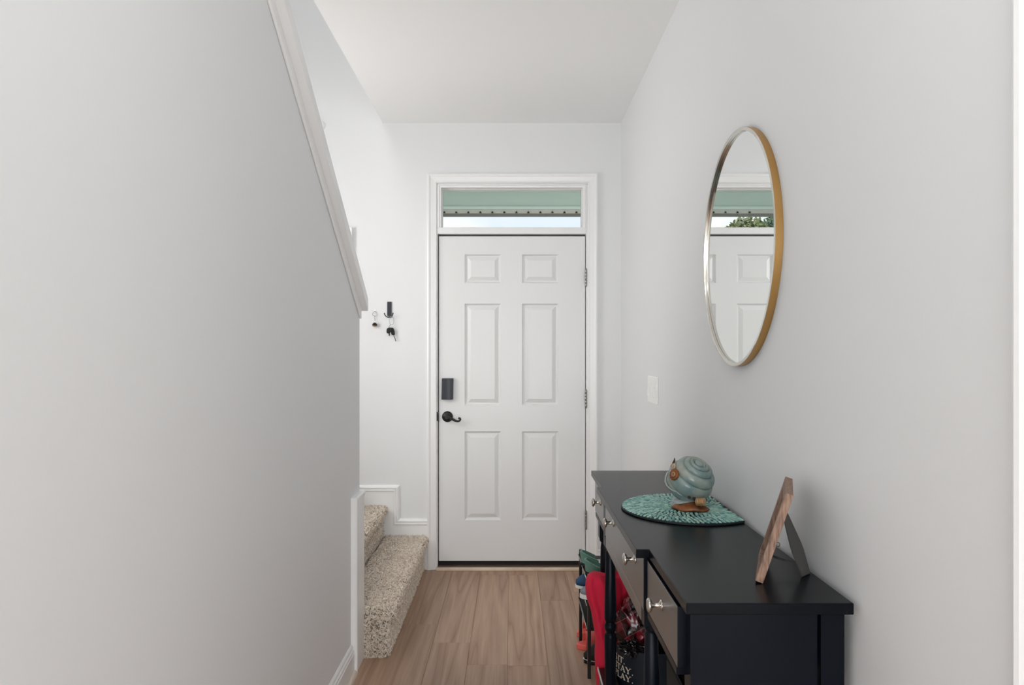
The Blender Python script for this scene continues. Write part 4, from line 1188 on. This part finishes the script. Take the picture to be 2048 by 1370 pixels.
def letters(text, z, hgt, wid):
    m_ = MB(); s_ = 0.0
    for chh in text:
        strokes, th, adv = GL[chh]
        cell = wid * (1.0 if chh not in '.I' else 0.9)
        for st, w in zip(strokes, th):
            for (a, b) in zip(st[:-1], st[1:]):
                ax_, az = a; bx_, bz = b
                dx, dz = (bx_ - ax_) * cell, (bz - az) * hgt; L_ = math.hypot(dx, dz) or 1e-6
                nx, nz = -dz / L_ * w * cell / 2, dx / L_ * w * cell / 2
                ex, ez = dx / L_ * w * cell * 0.1, dz / L_ * w * cell * 0.1
                q = [(s_ + ax_ * cell + nx - ex, z + az * hgt + nz - ez), (s_ + ax_ * cell - nx - ex, z + az * hgt - nz - ez), (s_ + bx_ * cell - nx + ex, z + bz * hgt - nz + ez), (s_ + bx_ * cell + nx + ex, z + bz * hgt + nz + ez)]
                m_.add([on_bin(u, zz, 0.0007) for u, zz in q] + [on_bin(u, zz, -0.001) for u, zz in q], [(0, 1, 2, 3), (7, 6, 5, 4), (0, 4, 5, 1), (1, 5, 6, 2), (2, 6, 7, 3), (3, 7, 4, 0)])
        s_ += wid * (adv + 0.13)
    return m_
for txt, zz in (('SIT.', 0.200), ('STAY.', 0.171), ('PLAY.', 0.142)):
    obj('lettering', letters(txt, zz, 0.0215, 0.0245), 'print_cream', tb)

def crumple(c, rx, ry, rz, amp, sc, seed, nu=60, nv=36, clip=None):
    v = []; f = []
    for i in range(nv + 1):
        th = PI * i / nv
        for j in range(nu):
            ph = 2 * PI * j / nu
            d = Vector((math.sin(th) * math.cos(ph), math.sin(th) * math.sin(ph), math.cos(th)))
            n1 = noise.noise(d * sc + Vector((seed, 0, 0))); n2 = abs(noise.noise(d * sc * 2.3 + Vector((0, seed, 0))))
            n3 = abs(noise.noise(d * sc * 5 + Vector((0, seed, 3))))
            k = 1 + amp * (n1 + 0.8 * n2 + 0.35 * n3)
            p = Vector(c) + Vector((d.x * rx, d.y * ry, d.z * rz)) * k
            v.append(p)
    for i in range(nv):
        for j in range(nu):
            j2 = (j + 1) % nu
            f.append((i * nu + j, i * nu + j2, (i + 1) * nu + j2, (i + 1) * nu + j))
    return MB().add(v, f)
pc = thing('plaid_coat', (BC.x, BC.y, 0.25), 'crumpled dark red plaid glossy coat stuffed into the navy bin', 'coat')
obj('fabric', crumple((0.470, 2.605, 0.335), 0.082, 0.066, 0.092, 0.24, 2.4, 4.2), 'plaid_vinyl', pc, smooth=True)
obj('sleeve', crumple((0.487, 2.540, 0.322), 0.036, 0.026, 0.040, 0.26, 2.6, 9.1, 40, 24), 'plaid_vinyl', pc, smooth=True)
bp = thing('plastic_bag', (BC.x - 0.05, BC.y - 0.05, 0.25), 'shiny crinkled black plastic bag at the front of the navy bin', 'bag')
obj('film', crumple((0.452, 2.572, 0.268), 0.050, 0.040, 0.040, 0.36, 4.5, 2.7), 'crinkle_black', bp)
# open-topped black block filling the area behind the near legs
bb = thing('black_bin', (0.51, 1.74, 0), 'black fabric bin under the near end of the table', 'bin')
rows_ = []
for (g_, z) in ((0.0, 0.001), (0.004, 0.02), (0.010, 0.30), (0.012, 0.525), (0.006, 0.528), (0.002, 0.520), (-0.004, 0.05)):
    x0, x1, y0, y1 = 0.425 - g_, 0.615 + g_, 1.60 - g_, 1.885 + g_
    ring = []
    for (cx_, cy_, a0) in ((x1 - 0.03, y1 - 0.03, 0), (x0 + 0.03, y1 - 0.03, 90), (x0 + 0.03, y0 + 0.03, 180), (x1 - 0.03, y0 + 0.03, 270)):
        for q in range(6):
            a = math.radians(a0 + 90 * q / 5); ring.append((cx_ + 0.03 * math.cos(a), cy_ + 0.03 * math.sin(a), z))
    rows_.append(ring)
obj('body', MB().loft(rows_), 'black_fabric', bb, smooth='auto')
obj('lining', MB().box(0.44, 0.60, 1.62, 1.865, 0.40, 0.50), 'black_fabric', bb, bevel=0.01)
